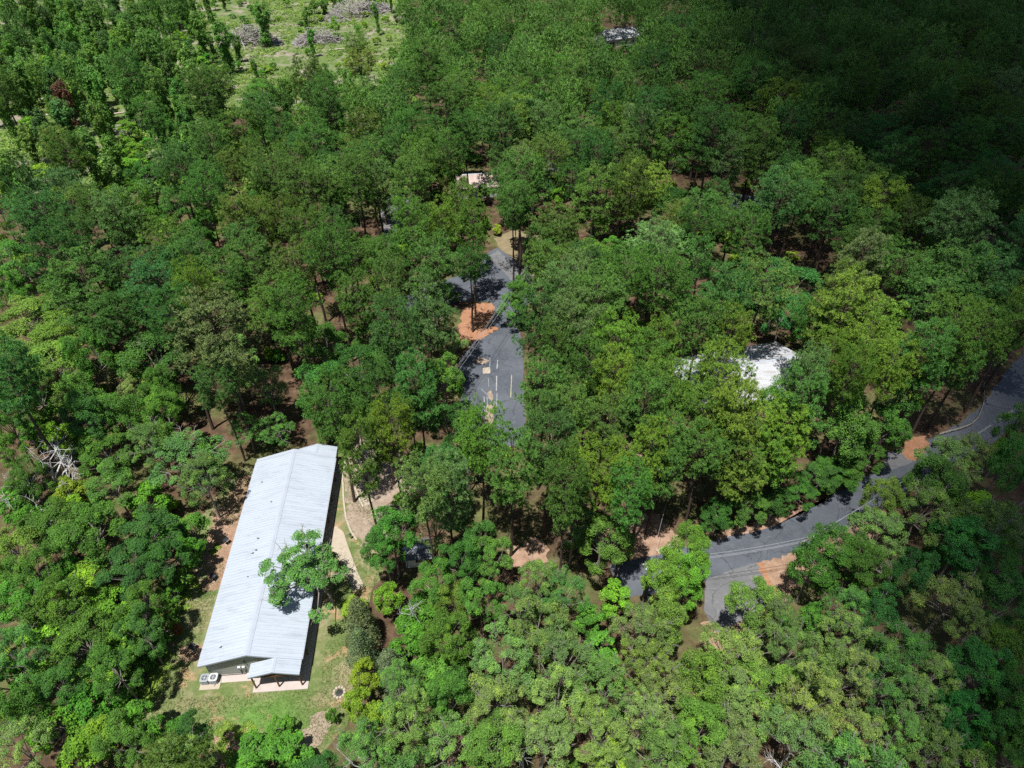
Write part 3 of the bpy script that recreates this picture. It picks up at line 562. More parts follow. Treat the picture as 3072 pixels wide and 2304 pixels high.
# ------------------------------------------------------------------ other houses among the trees
def house(name, label, cx, cy, rz, lx, ly, eh, rh, roof, wall, metal=True, pw=0.9):
    e = empty(name, (cx, cy, 0), R_(rz)); tag(e, label, 'house'); hx, hy = lx / 2, ly / 2; o = 0.5; slope = (rh - eh) / hy
    for s_ in (-1, 1):
        MB().box(-hx + o + 0.16, hx - o - 0.16, s_ * (hy - o) - 0.07, s_ * (hy - o) + 0.07, 0, eh + slope * o - 0.1).build('wall', wall, e)
        mb = MB(); xx = s_ * (hx - o); a = [(xx - 0.08, -hy + o - 0.07, 0), (xx - 0.08, hy - o + 0.07, 0), (xx - 0.08, hy - o + 0.07, eh + slope * o - 0.1), (xx - 0.08, 0, rh - 0.1), (xx - 0.08, -hy + o - 0.07, eh + slope * o - 0.1)]
        b = [(p[0] + 0.16, p[1], p[2]) for p in a]; mb.add(a + b, [(0, 1, 2, 3, 4)[::-1], (9, 8, 7, 6, 5)[::-1]] + [(i, (i + 1) % 5, (i + 1) % 5 + 5, i + 5) for i in range(5)]); mb.build('gable_wall', wall, e)
    n = max(1, int(round(lx / pw))); w = lx / n
    for s_ in (-1, 1):
        pmesh = panel_mesh('panel', hy, rh - eh, w, s_, roof, 2 if metal else 1, 0.05 if metal else 0.012)
        for i in range(n):
            q = ob('roof_panel', pmesh, e); q.rotation_euler = (0, 0, R_(-90)); q.location = (-hx + i * w, 0, rh)
    rc = ridge_strip(0, -hx, hx, rh, 0.22, slope).build('ridge_cap', M['trim'], e); rc.rotation_euler = (0, 0, R_(90))
    for k in range(max(2, int(lx / 4))):
        x = -hx + o + 1.2 + k * 3.6
        if x + 1 > hx - o: break
        for s_ in (-1, 1):
            y = s_ * (hy - o + 0.075); wn_ = MB().box(x, x + 1.0, min(y, y + s_ * 0.04), max(y, y + s_ * 0.04), 0.95, 2.05).build('window', M['white'], e)
            y2 = y + s_ * 0.042; MB().box(x + 0.07, x + 0.93, min(y2, y2 + s_ * 0.006), max(y2, y2 + s_ * 0.006), 1.02, 1.98).build('pane', M['glass'], wn_)
    y = -(hy - o + 0.075); d2 = MB().box(-hx + o + 2.5, -hx + o + 3.4, y - 0.05, y, 0.05, 2.1).build('door', M['brownwood'], e)
    MB().box(-hx + o + 2.6, -hx + o + 2.66, y - 0.1, y - 0.052, 1.0, 1.1).build('handle', M['galv'], d2)
    return e
c = at(2215, 1112, 4); house('house', 'large white metal-roofed house half hidden by pines above the bend in the road', c[0], c[1], 14, 23, 14, 3.0, 5.2, M['roof_white'], M['siding_tan'])
c = at(1436, 535, 3.5); house('house', 'brown-roofed house with white eaves among the trees beyond the street junction', c[0], c[1], 8, 12, 9, 2.9, 4.8, M['shingle'], M['white'], False)
c = at(1610, 500, 3.5); house('house', 'small white-roofed house beside the brown-roofed one in the woods', c[0], c[1], 12, 11, 8, 2.9, 4.5, M['roof_white'], M['siding_tan'])
c = at(1862, 100, 3.5); house('house', 'white-roofed house glimpsed in the trees at the far top edge', c[0], c[1], 24, 20, 12, 3.0, 5.5, M['roof_white'], M['white'])
c = at(2245, 605, 3.0); house('house', 'dark grey roofed house in the shaded forest', c[0], c[1], -20, 10, 8, 2.8, 4.4, M['shingle_grey'], M['siding_tan'], False)
c = at(1725, 810, 3.0); house('house', 'white-roofed house glimpsed behind pines beyond the parking lot', c[0], c[1], 70, 7, 5, 2.6, 3.6, M['roof_white'], M['siding_tan'])
c = at(1250, 1645, 2.4); house('shed', 'small grey-roofed shed among shrubs uphill of the clay patch', c[0], c[1], 6, 4.0, 3.4, 2.2, 2.7, M['shingle_grey'], M['white'], False)

# ------------------------------------------------------------------ the forest: where each crown stands
# tints are leaf colours of the kinds of tree
TINT = {
 'p':  ('pine', (0.092, 0.195, 0.042), 'mid green'),   'pd': ('pine', (0.062, 0.155, 0.042), 'deep green'),
 'py': ('pine', (0.138, 0.240, 0.036), 'yellow-green'), 'pg': ('pine', (0.130, 0.228, 0.076), 'pale green'), 'po': ('pine', (0.112, 0.180, 0.040), 'olive'),
 'o':  ('oak', (0.092, 0.215, 0.036), 'mid green'),    'od': ('oak', (0.058, 0.160, 0.034), 'dark green'),
 'os': ('sage', (0.162, 0.265, 0.074), 'grey-green'),   'oy': ('oak', (0.138, 0.250, 0.044), 'olive green'), 'oe': ('oak', (0.044, 0.175, 0.042), 'emerald green'), 'og': ('sage', (0.125, 0.250, 0.062), 'pale green'),
 'b':  ('bright', (0.160, 0.340, 0.035), 'lime green'), 'by': ('bright', (0.200, 0.330, 0.034), 'yellow-lime'), 'bg': ('bright', (0.100, 0.265, 0.035), 'fresh green'),
 'c':  ('cedar', (0.165, 0.235, 0.105), 'grey-green'),  'v': ('vine', (0.115, 0.245, 0.048), 'leafy green'), 'vd': ('vine', (0.078, 0.170, 0.046), 'deep green'),
 'ob': ('oak', (0.150, 0.320, 0.040), 'bright green'), 'sr': ('shrub', (0.250, 0.085, 0.035), 'rust-orange'), 'vr': ('vine', (0.160, 0.080, 0.055), 'rust-brown'),
 's':  ('shrub', (0.100, 0.260, 0.035), 'fresh green'), 'sy': ('shrub', (0.220, 0.360, 0.040), 'yellow-lime'),
}
HT = {'pine': 24.0, 'oak': 14.5, 'sage': 13.0, 'bright': 8.0, 'cedar': 8.5, 'vine': 17.0, 'shrub': 3.2}
RMAX = {'pine': (2.8, 5.5), 'oak': (2.6, 6.6), 'sage': (2.6, 6.6), 'bright': (1.6, 4.2), 'cedar': (2.4, 3.6), 'vine': (1.8, 3.6), 'shrub': (0.9, 3.0)}
TILE = {'L': (0, 768), 'C': (1024, 768), 'R': (2048, 768), 'BL': (0, 1536), 'BC': (1024, 1536), 'BR': (2048, 1536), 'TL': (0, 0), 'TC': (1024, 0), 'TR': (2048, 0)}
HAND = """
L o 100 110 170|L by 350 200 80|L pd 560 200 220|L pd 880 160 220|L pd 790 470 170|L oy 200 420 200|L oy 430 560 200|L oy 110 680 200|L oy 390 770 210|L o 610 680 140
L py 1280 270 150|L p 1650 90 190|L po 1960 110 160|L pg 1390 480 250|L og 1500 730 200|L p 1920 390 170|L og 1730 860 120|L od 1000 730 220|L c 850 950 150|L os 930 900 120|L o 1080 1040 130
L o 2110 640 160|L od 2080 900 170|L o 2150 1100 110|L og 1600 1120 110|L og 1790 1120 75|L og 1220 1330 250|L og 990 1250 180|L og 1320 1450 170|L o 700 1300 170|L od 600 1100 130|L bg 250 1120 120|L b 400 1180 110|L o 560 960 130
L by 450 1540 110|L b 960 1570 110|L bg 120 1570 120|L o 740 1500 150|L o 200 1480 120|L o 60 1120 120|L o 50 1290 110|L bg 300 1000 90|L o 1050 880 90|L oy 60 950 130|L oy 250 900 150|L p 1450 950 120
BL od 960 150 180|BL od 1040 330 150|BL od 860 400 190|BL o 600 150 200|BL o 350 100 180|BL oy 130 250 160|BL by 560 450 140|BL b 720 620 140|BL o 930 640 140|BL o 430 620 200|BL o 150 650 170|BL od 930 800 115|BL b 790 850 170|BL o 550 850 180|BL b 300 850 170|BL og 120 950 180|BL b 650 1050 150|BL o 760 1040 125|BL od 400 1150 150|BL bg 600 1250 140|BL o 150 1300 170|BL b 350 1400 150|BL b 550 1550 140|BL os 150 1550 200|BL o 830 1510 170|BL bg 900 1340 100|BL bg 1080 1450 110|BL b 680 1440 110|BL od 1230 1540 120|BL bg 420 430 130|BL o 250 420 150|BL bg 50 450 130|BL bg 30 1100 130
BL s 1190 420 60|BL s 1130 520 60|BL s 1090 640 60|BL s 1080 740 70|BL s 1040 850 60|BL s 980 930 60|BL s 900 1000 60|BL s 860 1120 60|BL bg 1230 250 70|BL s 800 1200 60|BL s 1820 1390 130|BL s 1640 1590 140|BL s 1880 1560 130|BL s 2150 1320 75|BL os 1200 1640 120
BC o 330 170 160|BC od 280 260 120|BC os 600 100 150|BC od 860 230 150|BC od 760 340 130|BC o 980 330 110|BC c 120 690 110|BC c 130 880 120|BC c 320 1010 110|BC by 150 1070 80|BC b 310 560 90|BC o 600 500 110|BC bg 540 650 140|BC oy 760 600 140|BC o 900 620 140|BC og 1150 640 150|BC og 1420 560 150|BC b 1780 560 100|BC bg 1680 900 110|BC os 1300 790 210|BC os 1420 960 210|BC og 1050 1000 210|BC o 700 840 170|BC bg 450 800 140|BC bg 600 1050 150|BC os 1950 790 180|BC oy 2100 720 140|BC os 1950 1000 170|BC os 1700 1150 190|BC os 1400 1240 210|BC og 1000 1280 210|BC o 720 1200 160|BC by 250 1360 55|BC by 120 1250 80|BC og 450 1400 190|BC og 700 1500 210|BC o 1000 1550 190|BC os 1300 1500 210|BC os 1650 1450 190|BC os 1950 1350 190|BC os 2110 1160 190|BC by 1750 1600 110|BC og 150 1560 140|BC og 2050 1550 190|BC og 380 1180 130
BC oy 1700 220 170|BC og 1500 110 150|BC bg 1600 700 100|BC og 1280 470 100
BR od 230 10 110|BR o 430 -40 110|BR od 600 -80 110|BR o 760 -140 110|BR od 900 -220 110|BR o 1050 -290 110|BR ob 50 300 140|BR ob 0 470 125|BR ob -120 420 80|BR oy 440 620 160|BR os 600 730 110|BR o 840 360 170|BR o 1010 260 160|BR os 1250 150 200|BR o 1150 360 150|BR og 1060 640 130|BR oe 1240 690 120|BR os 1700 600 210|BR os 1840 790 160|BR os 300 950 210|BR os 690 920 160|BR os 900 1000 160|BR os 1060 1090 160|BR og 1390 940 190|BR os 1600 1100 160|BR oe 1900 1050 190|BR og 1300 1160 170|BR og 1500 1260 170|BR oe 1750 1350 150|BR oy 500 1150 190|BR os 800 1250 190|BR os 300 1250 190|BR oy 100 1110 190|BR os 1100 1450 190|BR og 1400 1450 170|BR og 1600 1550 150|BR bg 1900 1500 160|BR os 300 1560 210|BR os 700 1500 210|BR oy 100 1440 190|BR od 2060 600 160|BR oe 1800 230 190|BR od 2010 360 190|BR od 2110 1250 150|BR od 2150 1600 150|BR oe 2080 1450 150|BR od 2150 1430 120|BR os 1050 820 120|BR oe 1480 420 150|BR o 2100 900 170|BR og 1250 980 130
R p 100 100 140|R by 410 50 120|R oe 620 230 240|R o 330 300 140|R oe 650 410 140|R p 90 520 170|R py 300 560 130|R py 1040 330 190|R po 1010 220 130|R p 810 490 100|R py 1210 510 200|R py 1150 680 180|R py 930 700 110|R py 1310 790 170|R py 1080 810 120|R p 1550 660 190|R p 1700 500 160|R p 1900 560 170|R p 1600 300 200|R pd 1750 150 200|R p 1400 150 200|R pd 1950 200 200|R py 250 840 210|R py 330 1040 170|R p 150 1100 170|R pg 770 840 110|R p 750 960 190|R py 650 1160 170|R py 550 1350 160|R p 300 1290 190|R p 100 1390 160|R py 350 1480 140|R o 1060 1150 200|R o 1300 1130 160|R o 1000 1400 150|R o 1150 1270 150|R py 1420 850 150|R p 1690 760 160|R oy 1290 1590 120|R os 1700 1350 190|R os 1850 1290 150|R od 1600 1500 170|R od 2080 1400 150|R od 2140 1160 90
C p 100 80 140|C p 300 80 140|C p 610 100 170|C pd 840 150 120|C p 100 320 140|C p 330 230 110|C og 600 420 160|C og 520 560 110|C os 720 610 80|C b 330 500 90|C o 180 590 90|C od 90 750 180|C o 330 730 140|C o 660 820 140|C p 500 900 160|C p 250 910 140|C py 330 1180 160|C p 120 1250 90|C p 450 1080 140|C od 690 1100 120|C p 1120 330 90|C p 1310 130 140|C py 1150 230 110|C pg 1140 400 90|C bg 1190 560 85|C bg 1150 690 70|C bg 1190 800 60|C pg 1500 170 110|C p 1650 330 220|C pg 1500 480 190|C p 1400 620 140|C py 1750 620 170|C py 2050 620 120|C p 1850 150 170|C p 2050 200 190|C p 1300 900 180|C p 1450 1050 170|C py 1750 850 140|C p 1600 760 140|C p 1950 1000 160|C py 2100 880 150|C p 1700 1150 140|C py 900 1250 200|C p 850 1130 120|C p 1100 1350 190|C py 1650 1430 230|C p 1450 1560 170|C p 1850 1600 140|C pg 690 1500 170|C pg 550 1570 140|C p 2100 1250 140|C py 1990 1310 80|C p 2050 1450 130
TR by 310 1480 130|TR pd 650 1330 170|TR py 1250 1350 200|TR pd 1340 1050 160|TR pd 1130 880 170|TR pd 450 550 140|TR pd 200 850 160|TR pd 700 850 200|TR pd 1800 950 220|TR oe 1560 1320 140|TR p 1200 1550 170|TR p 1750 1480 180|TR p 100 1430 130
TC og 1200 300 130|TC og 1060 430 130|TC py 960 700 110|TC py 1100 780 120|TC p 680 580 160|TC p 680 700 150|TC p 790 850 130|TC po 110 330 120|TC po 130 450 120|TC o 450 120 110|TC o 1300 100 150|TC o 730 100 130|TC p 950 130 130|TC od 1250 1230 140|TC od 1130 1400 100|TC p 1900 600 150|TC p 1400 500 130|TC p 560 400 130|TC p 1550 900 160|TC p 1800 1000 170|TC py 640 1500 120|TC py 850 1480 130|TC p 460 1480 140|TC p 500 1080 130|TC po 150 860 140|TC p 250 1080 130|TC p 100 1200 150|TC p 1650 1250 150
TL b 850 1090 110|TL o 960 1160 120|TL py 880 1370 150|TL pd 380 1280 170|TL pd 1180 1180 130|TL py 1700 1460 140|TL po 1990 1540 140|TL po 420 980 130|TL p 1400 560 130|TL po 2000 520 120|TL p 1900 1100 150|TL v 780 470 130|TL v 620 560 120|TL v 1280 200 90|TL v 1430 250 100|TL v 1000 300 120|TL v 100 560 120|TL v 1680 120 90|TL vr 430 660 60|BL sr 1145 760 34
"""
CLEAR = [
 [(800,1335),(1030,1340),(1040,1500),(1070,1560),(1075,1720),(1010,1850),(1040,1900),(1055,2000),(1010,2130),(960,2190),(780,2140),(640,2190),(560,2180),(460,2130),(480,2040),(560,1870),(610,1690),(650,1570),(725,1480)],
 [(1395,1000),(1500,985),(1500,1010),(1545,1010),(1525,1090),(1545,1130),(1550,1180),(1520,1195),(1480,1250),(1410,1240),(1395,1150)],
 [(1455,760),(1495,745),(1560,800),(1520,870),(1490,900),(1465,890),(1450,830)], [(1495,715),(1590,710),(1580,760),(1560,790),(1490,750)], [(1410,990),(1480,955),(1500,990),(1412,1030)],
 [(1895,1700),(1945,1697),(1945,1728),(1905,1730)], [(2185,1668),(2260,1645),(2400,1600),(2480,1555),(2600,1478),(2680,1408),(2725,1385),(2700,1415),(2600,1475),(2530,1535),(2440,1600),(2400,1630),(2275,1680),(2285,1730),(2210,1750),(2165,1800),(2160,1740)],
 [(1900,1560),(1960,1560),(2050,1640),(1900,1660)], [(2950,1210),(3040,1130),(3085,1100),(3085,1180),(3000,1290),(2960,1280)], [(2810,1290),(2935,1160),(2955,1220),(2900,1300),(2810,1320)],
 [(2715,1330),(2760,1320),(2755,1390),(2725,1380)], [(1520,1640),(1640,1640),(1640,1700),(1550,1740)], [(2250,1090),(2290,1055),(2350,1060),(2330,1105),(2300,1140)],
 [(1395,510),(1465,505),(1460,545),(1400,555)], [(1815,90),(1860,65),(1910,80),(1890,130),(1820,130)],
  [(1235,1625),(1285,1625),(1285,1670),(1240,1670)], [(1915,1680),(1945,1680),(1945,1800),(1915,1800)], [(2400,1590),(2440,1590),(2440,1650),(2400,1650)], [(2225,585),(2260,585),(2260,605),(2225,605)]]
def covers(px, py, rp, poly, fy=1.0):
    if inside(px, py, poly): return True
    for k in range(12):
        a = k * math.pi / 6
        if inside(px + rp * math.cos(a), py + rp * fy * math.sin(a), poly): return True
    return any((x - px) ** 2 + ((y - py) / fy) ** 2 < rp * rp for x, y in poly)
LIT = [at(2300, 1085, 4.5), at(2270, 1110, 4.5), at(2330, 1070, 4.5), at(1480, 1120), at(1490, 1180), at(1540, 742), at(1500, 790), at(2350, 1630), at(2240, 1720), at(2500, 1545), at(1862, 100, 4), at(830, 1420, 4.5), at(760, 1500, 4.0)]
def shades(X, Y, R, hc): return any(((X - SUN.x / SUN.z * (hc - p[2])) - p[0]) ** 2 + ((Y - SUN.y / SUN.z * (hc - p[2])) - p[1]) ** 2 < (R * 0.75) ** 2 for p in LIT)
STRICT = [[(790,1350),(700,1500),(640,1610),(600,1720),(560,1850),(500,1990),(470,2080),(480,2120),(560,2150),(700,2110),(780,1900)], [(2250,1095),(2290,1055),(2355,1060),(2330,1110),(2300,1150)], [(1400,1010),(1490,1000),(1545,1020),(1530,1150),(1520,1190),(1480,1240),(1415,1235)], [(1500,720),(1580,715),(1570,760),(1550,780),(1495,748)]]
CLEAR_FILL = [[(560,50),(650,0),(1180,-40),(1195,110),(1180,210),(1110,240),(960,190),(890,230),(720,235),(650,190),(560,110)]]
FY = {'pine': 1.3, 'vine': 1.8, 'cedar': 1.3}
TREES = []     # dicts: code, kind, X, Y, R, H, px, py, rpx
def kind_h(kind, code, px, py, rng):
    h = HT[kind]
    if kind == 'oak': h = 12.0 if py > 1300 and px < 1100 else (15.5 if py < 1500 else 13.0)
    if kind == 'pine' and py > 1250 and px > 1000: h = 22.0
    return h * (rng.uniform(0.92, 1.08) if py > 1000 else rng.uniform(0.80, 1.14))
def add_tree(code, px, py, rpx, rng):
    kind = TINT[code][0]; H = kind_h(kind, code, px, py, rng); hc = H - (5.4 if kind == 'pine' else 0.42 * H if kind != 'vine' else 0.35 * H)
    w = at(px, py, hc); z = w[1] * _c + (CAM_H - hc) * _s; R = rpx / FPX * z; a, b = RMAX[kind]; R = min(b, max(a, R))
    k = 0
    while k < 9 and any(inside(w[0], w[1], q) for q in KEEP):      # a stem never stands in the hall or on the asphalt: the tree is shorter than its neighbours
        H *= 0.88; hc = H * 0.66; w = at(px, py, hc); k += 1
    if k == 9: return
    z = w[1] * _c + (CAM_H - hc) * _s
    for _k in range(6):
        if not any(covers(px, py, R / z * FPX * 0.62, q, FY.get(kind, 1.0) * 0.9) for q in CLEAR): break
        R *= 0.88
    else:
        if kind in ('pine', 'vine'): return
    for _k in range(7):
        if not any(covers(px, py, R / z * FPX * 0.92, q, FY.get(kind, 1.0)) for q in STRICT) and not shades(w[0], w[1], R, hc): break
        R *= 0.88
    else: return
    if k and kind == 'pine' and H < 13: kind = 'oak'; code = 'og' if code == 'pg' else 'o'
    TREES.append(dict(code=code, kind=kind, X=w[0], Y=w[1], R=R, H=H, px=px, py=py, rpx=R / z * FPX, hc=hc))
BFOOT = [(-38, 35.3), (-22.6, 36.5), (-25.2, 75.3), (-40.6, 74)]
KEEP = [BFOOT] + [[tuple(at(*p)[:2]) for p in q] for q in (
  [(1385, 1270), (1378, 1080), (1415, 1032), (1500, 985), (1580, 985), (1600, 1040), (1600, 1180), (1560, 1260), (1440, 1290)], [(1440, 808), (1452, 765), (1492, 742), (1560, 800), (1540, 870), (1500, 985), (1470, 975), (1485, 920), (1440, 850)],
  [(2118, 1738), (2270, 1688), (2335, 1800), (2150, 1900)])]
_rl = smooth_line([np.array(p, float) for p in ROAD]); _rn = []
for i_ in range(len(_rl)):
    d_r = _rl[min(i_ + 1, len(_rl) - 1)] - _rl[max(i_ - 1, 0)]; d_r = d_r / np.linalg.norm(d_r); _rn.append(np.array([-d_r[1], d_r[0]]))
KEEP.append([tuple(p + n_ * 3.4) for p, n_ in zip(_rl, _rn)] + [tuple(p - n_ * 3.4) for p, n_ in reversed(list(zip(_rl, _rn)))])
_r = np.random.default_rng(5)
for it in HAND.replace('\n', '|').split('|'):
    if not it.strip(): continue
    t, code, x, y, r = it.split(); ox, oy = TILE[t]; add_tree(code, ox + int(x) * 0.463, oy + int(y) * 0.463, int(r) * 0.463 * (1.0 if TINT[code][0] == 'pine' else 1.02), _r)
N_HAND = len(TREES)
def blocked(px, py, rp, X, Y, kind):
    if any(inside(X, Y, q) for q in KEEP) or shades(X, Y, rp / FPX * (Y * _c + 60 * _s), 17.0 if kind == 'pine' else 9.0): return True
    return any(covers(px, py, rp * 0.92, q, FY.get(kind, 1.0)) for q in CLEAR + CLEAR_FILL)
def pick(px, py, rng):
    u = rng.uniform()
    if py < 560 - 0.40 * max(0, px - 300) and px < 1150:
        return 'v' if u < 0.38 else 'vd' if u < 0.52 else 'o' if u < 0.68 else 'p' if u < 0.88 else 'b'
    if py > 1680 and px > 1000: return rng.choice(['os', 'og', 'oy', 'o', 'os'])
    if px < 520 and py > 1350: return rng.choice(['o', 'bg', 'od', 'b', 'oy'])
    if px > 2550 and py > 1350: return rng.choice(['od', 'oe', 'os', 'o'])
    if px < 420 and py > 700: return rng.choice(['oy', 'o', 'pd', 'o'])
    return 'pd' if u < 0.24 else 'p' if u < 0.58 else 'po' if u < 0.68 else 'pg' if u < 0.76 else 'py' if u < 0.80 else 'od' if u < 0.87 else 'o' if u < 0.97 else 'b'
cell = {}
def near(X, Y, R, fac):
    i, j = int(X // 10), int(Y // 10)
    for a in range(i - 1, i + 2):
        for b in range(j - 1, j + 2):
            for t in cell.get((a, b), ()):
                if (t['X'] - X) ** 2 + (t['Y'] - Y) ** 2 < (fac * (t['R'] + R)) ** 2: return True
    return False
for t in TREES: cell.setdefault((int(t['X'] // 10), int(t['Y'] // 10)), []).append(t)
_r = np.random.default_rng(21)
for att in range(52000):
    X = _r.uniform(-225, 225); Y = _r.uniform(8, 345)
    hc = 17.0; px, py, z = proj(X, Y, hc)
    if not (-80 < px < 3152 and -70 < py < 2400): continue
    thin = py < 560 - 0.40 * max(0, px - 300) and px < 1150
    if thin and _r.uniform() < 0.80: continue
    code = pick(px, py, _r); kind = TINT[code][0]; H = kind_h(kind, code, px, py, _r); hc = H - (5.4 if kind == 'pine' else 0.42 * H if kind != 'vine' else 0.35 * H)
    px, py, z = proj(X, Y, hc); R = _r.uniform(0.72, 1.15) * {'pine': 4.8, 'oak': 4.4, 'sage': 4.4, 'bright': 2.8, 'vine': 2.7, 'cedar': 2.4, 'shrub': 2.0}[kind]
    if near(X, Y, R, (0.71 if py > 900 else 0.755) if not thin else 1.0) or blocked(px, py, R / z * FPX, X, Y, kind): continue
    t = dict(code=code, kind=kind, X=X, Y=Y, R=R, H=H, px=px, py=py, rpx=R / z * FPX, hc=hc); TREES.append(t); cell.setdefault((int(X // 10), int(Y // 10)), []).append(t)
# young growth scattered over the clearing
_r = np.random.default_rng(64); CLWT = [tuple(at(*p)[:2]) for p in [(470, 40), (640, -60), (1180, -60), (1210, 100), (1190, 240), (1000, 250), (700, 280), (500, 200)]]
_n = 0
while _n < 95:
    X = _r.uniform(-230, -20); Y = _r.uniform(220, 420)
    if not inside(X, Y, CLWT): continue
    _n += 1; code = _r.choice(['s', 's', 'sy', 'bg', 'b', 'v'], p=[0.3, 0.1, 0.2, 0.2, 0.1, 0.1]); kind = TINT[code][0]; H = HT[kind] * _r.uniform(0.6, 1.1) * (0.7 if kind == 'vine' else 1); px, py, z = proj(X, Y, H * 0.6); R = _r.uniform(0.7, 1.3) * (1.8 if kind != 'shrub' else 1.5)
    t = dict(code=code, kind=kind, X=X, Y=Y, R=R, H=H, px=px, py=py, rpx=R / z * FPX, hc=H * 0.6); TREES.append(t); cell.setdefault((int(X // 10), int(Y // 10)), []).append(t)
# a lower storey of saplings and shrubs in the gaps
_r = np.random.default_rng(33)
n_low = {'bright': sum(t['kind'] == 'bright' for t in TREES), 'shrub': sum(t['kind'] == 'shrub' for t in TREES)}
for att in range(9000):
    X = _r.uniform(-120, 120); Y = _r.uniform(15, 230); code = _r.choice(['bg', 'b', 's', 's', 'sy']); kind = TINT[code][0]; H = HT[kind] * _r.uniform(0.6, 1.0); px, py, z = proj(X, Y, H * 0.6)
    if not (-60 < px < 3132 and 200 < py < 2400): continue
    R = _r.uniform(0.8, 1.2) * (1.9 if kind == 'bright' else 1.3)
    if n_low[kind] >= 298: continue
    if near(X, Y, R, 0.50) or blocked(px, py, R / z * FPX, X, Y, kind): continue
    n_low[kind] += 1
    t = dict(code=code, kind=kind, X=X, Y=Y, R=R, H=H, px=px, py=py, rpx=R / z * FPX, hc=H * 0.6); TREES.append(t); cell.setdefault((int(X // 10), int(Y // 10)), []).append(t)

NOUN = {'pine': ('pine_tree', 'round-crowned pine'), 'oak': ('hardwood_tree', 'broad hardwood'), 'sage': ('hardwood_tree', 'twiggy hardwood'), 'bright': ('young_tree', 'leafy young tree'), 'cedar': ('cedar_tree', 'conical cedar'), 'vine': ('vine_covered_tree', 'slender vine-hung tree'), 'shrub': ('shrub', 'low leafy shrub')}
LANDMARKS = [('the metal-roofed hall', 800, 1700), ('the back lawn', 700, 2150), ('the walkway beside the hall', 1090, 1560), ('the dead grey tree', 110, 1400), ('the parking lot', 1470, 1130), ('the street junction', 1500, 830), ('the dry grass verge', 1545, 740),
 ('the white metal-roofed house', 2200, 1140), ('the transformer pole', 1930, 1740), ('the asphalt driveway', 2210, 1770), ('the road bend', 2420, 1590), ('the guard rail', 2890, 1270), ('the clay bank', 2735, 1350), ('the clay patch', 1590, 1680), ('the grey-roofed shed', 1260, 1650),
 ('the brown-roofed house', 1436, 535), ('the far white-roofed house', 1862, 100), ('the dark grey roof', 2245, 605), ('the long brush pile', 1060, 60), ('the cut-over clearing', 760, 170), ('the bare earth gap', 520, 1050), ('the fallen logs', 180, 340), ('the upper left corner', 60, 60), ('the bottom edge', 1500, 2250), ('the bottom right corner', 2850, 2150), ('the shaded ridge', 2500, 250), ('the upper right corner', 2980, 80), ('the left edge', 40, 950), ('the lower left thicket', 180, 1950), ('the right edge', 3020, 750), ('the central pines', 1800, 1100), ('the shaded lime tree', 2200, 690), ('the upper wood', 1000, 650), ('the top edge', 1550, 60), ('the shaded hollow', 2700, 620)]
ORD = ['leftmost'] + [w + ' from left' for w in 'second third fourth fifth sixth seventh eighth ninth tenth eleventh twelfth thirteenth fourteenth fifteenth sixteenth seventeenth eighteenth nineteenth twentieth twenty-first twenty-second twenty-third twenty-fourth twenty-fifth twenty-sixth twenty-seventh twenty-eighth twenty-ninth thirtieth thirty-first thirty-second thirty-third thirty-fourth thirty-fifth thirty-sixth thirty-seventh thirty-eighth thirty-ninth fortieth'.split()]
KINDCAP = {}
for t in TREES:
    t['name'], noun = NOUN[t['kind']]
    best = min(LANDMARKS, key=lambda q: (q[1] - t['px']) ** 2 + ((q[2] - t['py']) * 1.3) ** 2); dx, dy = t['px'] - best[1], (t['py'] - best[2]) * 1.3
    rel = ('above' if dy < 0 else 'below') if abs(dy) > abs(dx) else ('left of' if dx < 0 else 'right of')
    t['base'] = TINT[t['code']][2] + ' ' + noun; t['zone'] = rel + ' ' + best[0]; t['lm'] = best[0]; t['vis'] = -130 < t['px'] < 3202 and -100 < t['py'] < 2450
    t['size'] = t['rpx'] * (1 if t['vis'] else 0.2)
bybase = {}
for t in TREES: bybase.setdefault((t['base'], t['zone']), []).append(t)
for (b, z), ts in bybase.items():
    ts.sort(key=lambda t: t['px'])
    for i, t in enumerate(ts):
        if len(ts) == 1: t['label'] = f'{b} {z}'
        elif len(ts) <= len(ORD) + 1: t['label'] = (f'{ORD[i] if i < len(ts) - 1 else "rightmost"} {b} {z}')
        else: t['label'] = f'{b} in the dense stand {z}'
    for t in ts: t['grp'] = f"{NOUN[t['kind']][0].replace('_', ' ')}s {t['zone']}"
byname = {}
for t in TREES: byname.setdefault(t['name'], []).append(t)
DENSE = []
for nm, ts in byname.items():
    ts.sort(key=lambda t: -t['size'])
    print('TREES', nm, len(ts)); DENSE += ts[300:]; byname[nm] = ts[:300]
def tree_matrix(t, i):
    tr, cr, R0, H0 = LIB[t['kind']][i]; k = t['R'] / R0; return k, t['H'] / H0
_r = np.random.default_rng(77)
def col_of(t, rng):
    c = np.array(TINT[t['code']][1]) * rng.uniform(0.76, 1.18) * (1 + rng.normal(size=3) * np.array([0.09, 0.04, 0.08])); return (*[float(max(0.01, x)) for x in c], 1.0)
for nm, ts in byname.items():
    for t in ts:
        i = int(_r.integers(len(LIB[t['kind']]))); tr, cr, R0, H0 = LIB[t['kind']][i]; k, kz = t['R'] / R0, t['H'] / H0
        e = empty(nm, (t['X'], t['Y'], 0), _r.uniform(0, 6.283)); e.scale = (k, k, kz)
        tag(e, t['label'], 'shrub' if nm == 'shrub' else 'tree', t['grp'])
        a = ob('trunk' if nm != 'shrub' else 'stems', tr, e); b = ob('crown' if nm != 'shrub' else 'foliage', cr, e); b.color = col_of(t, _r)
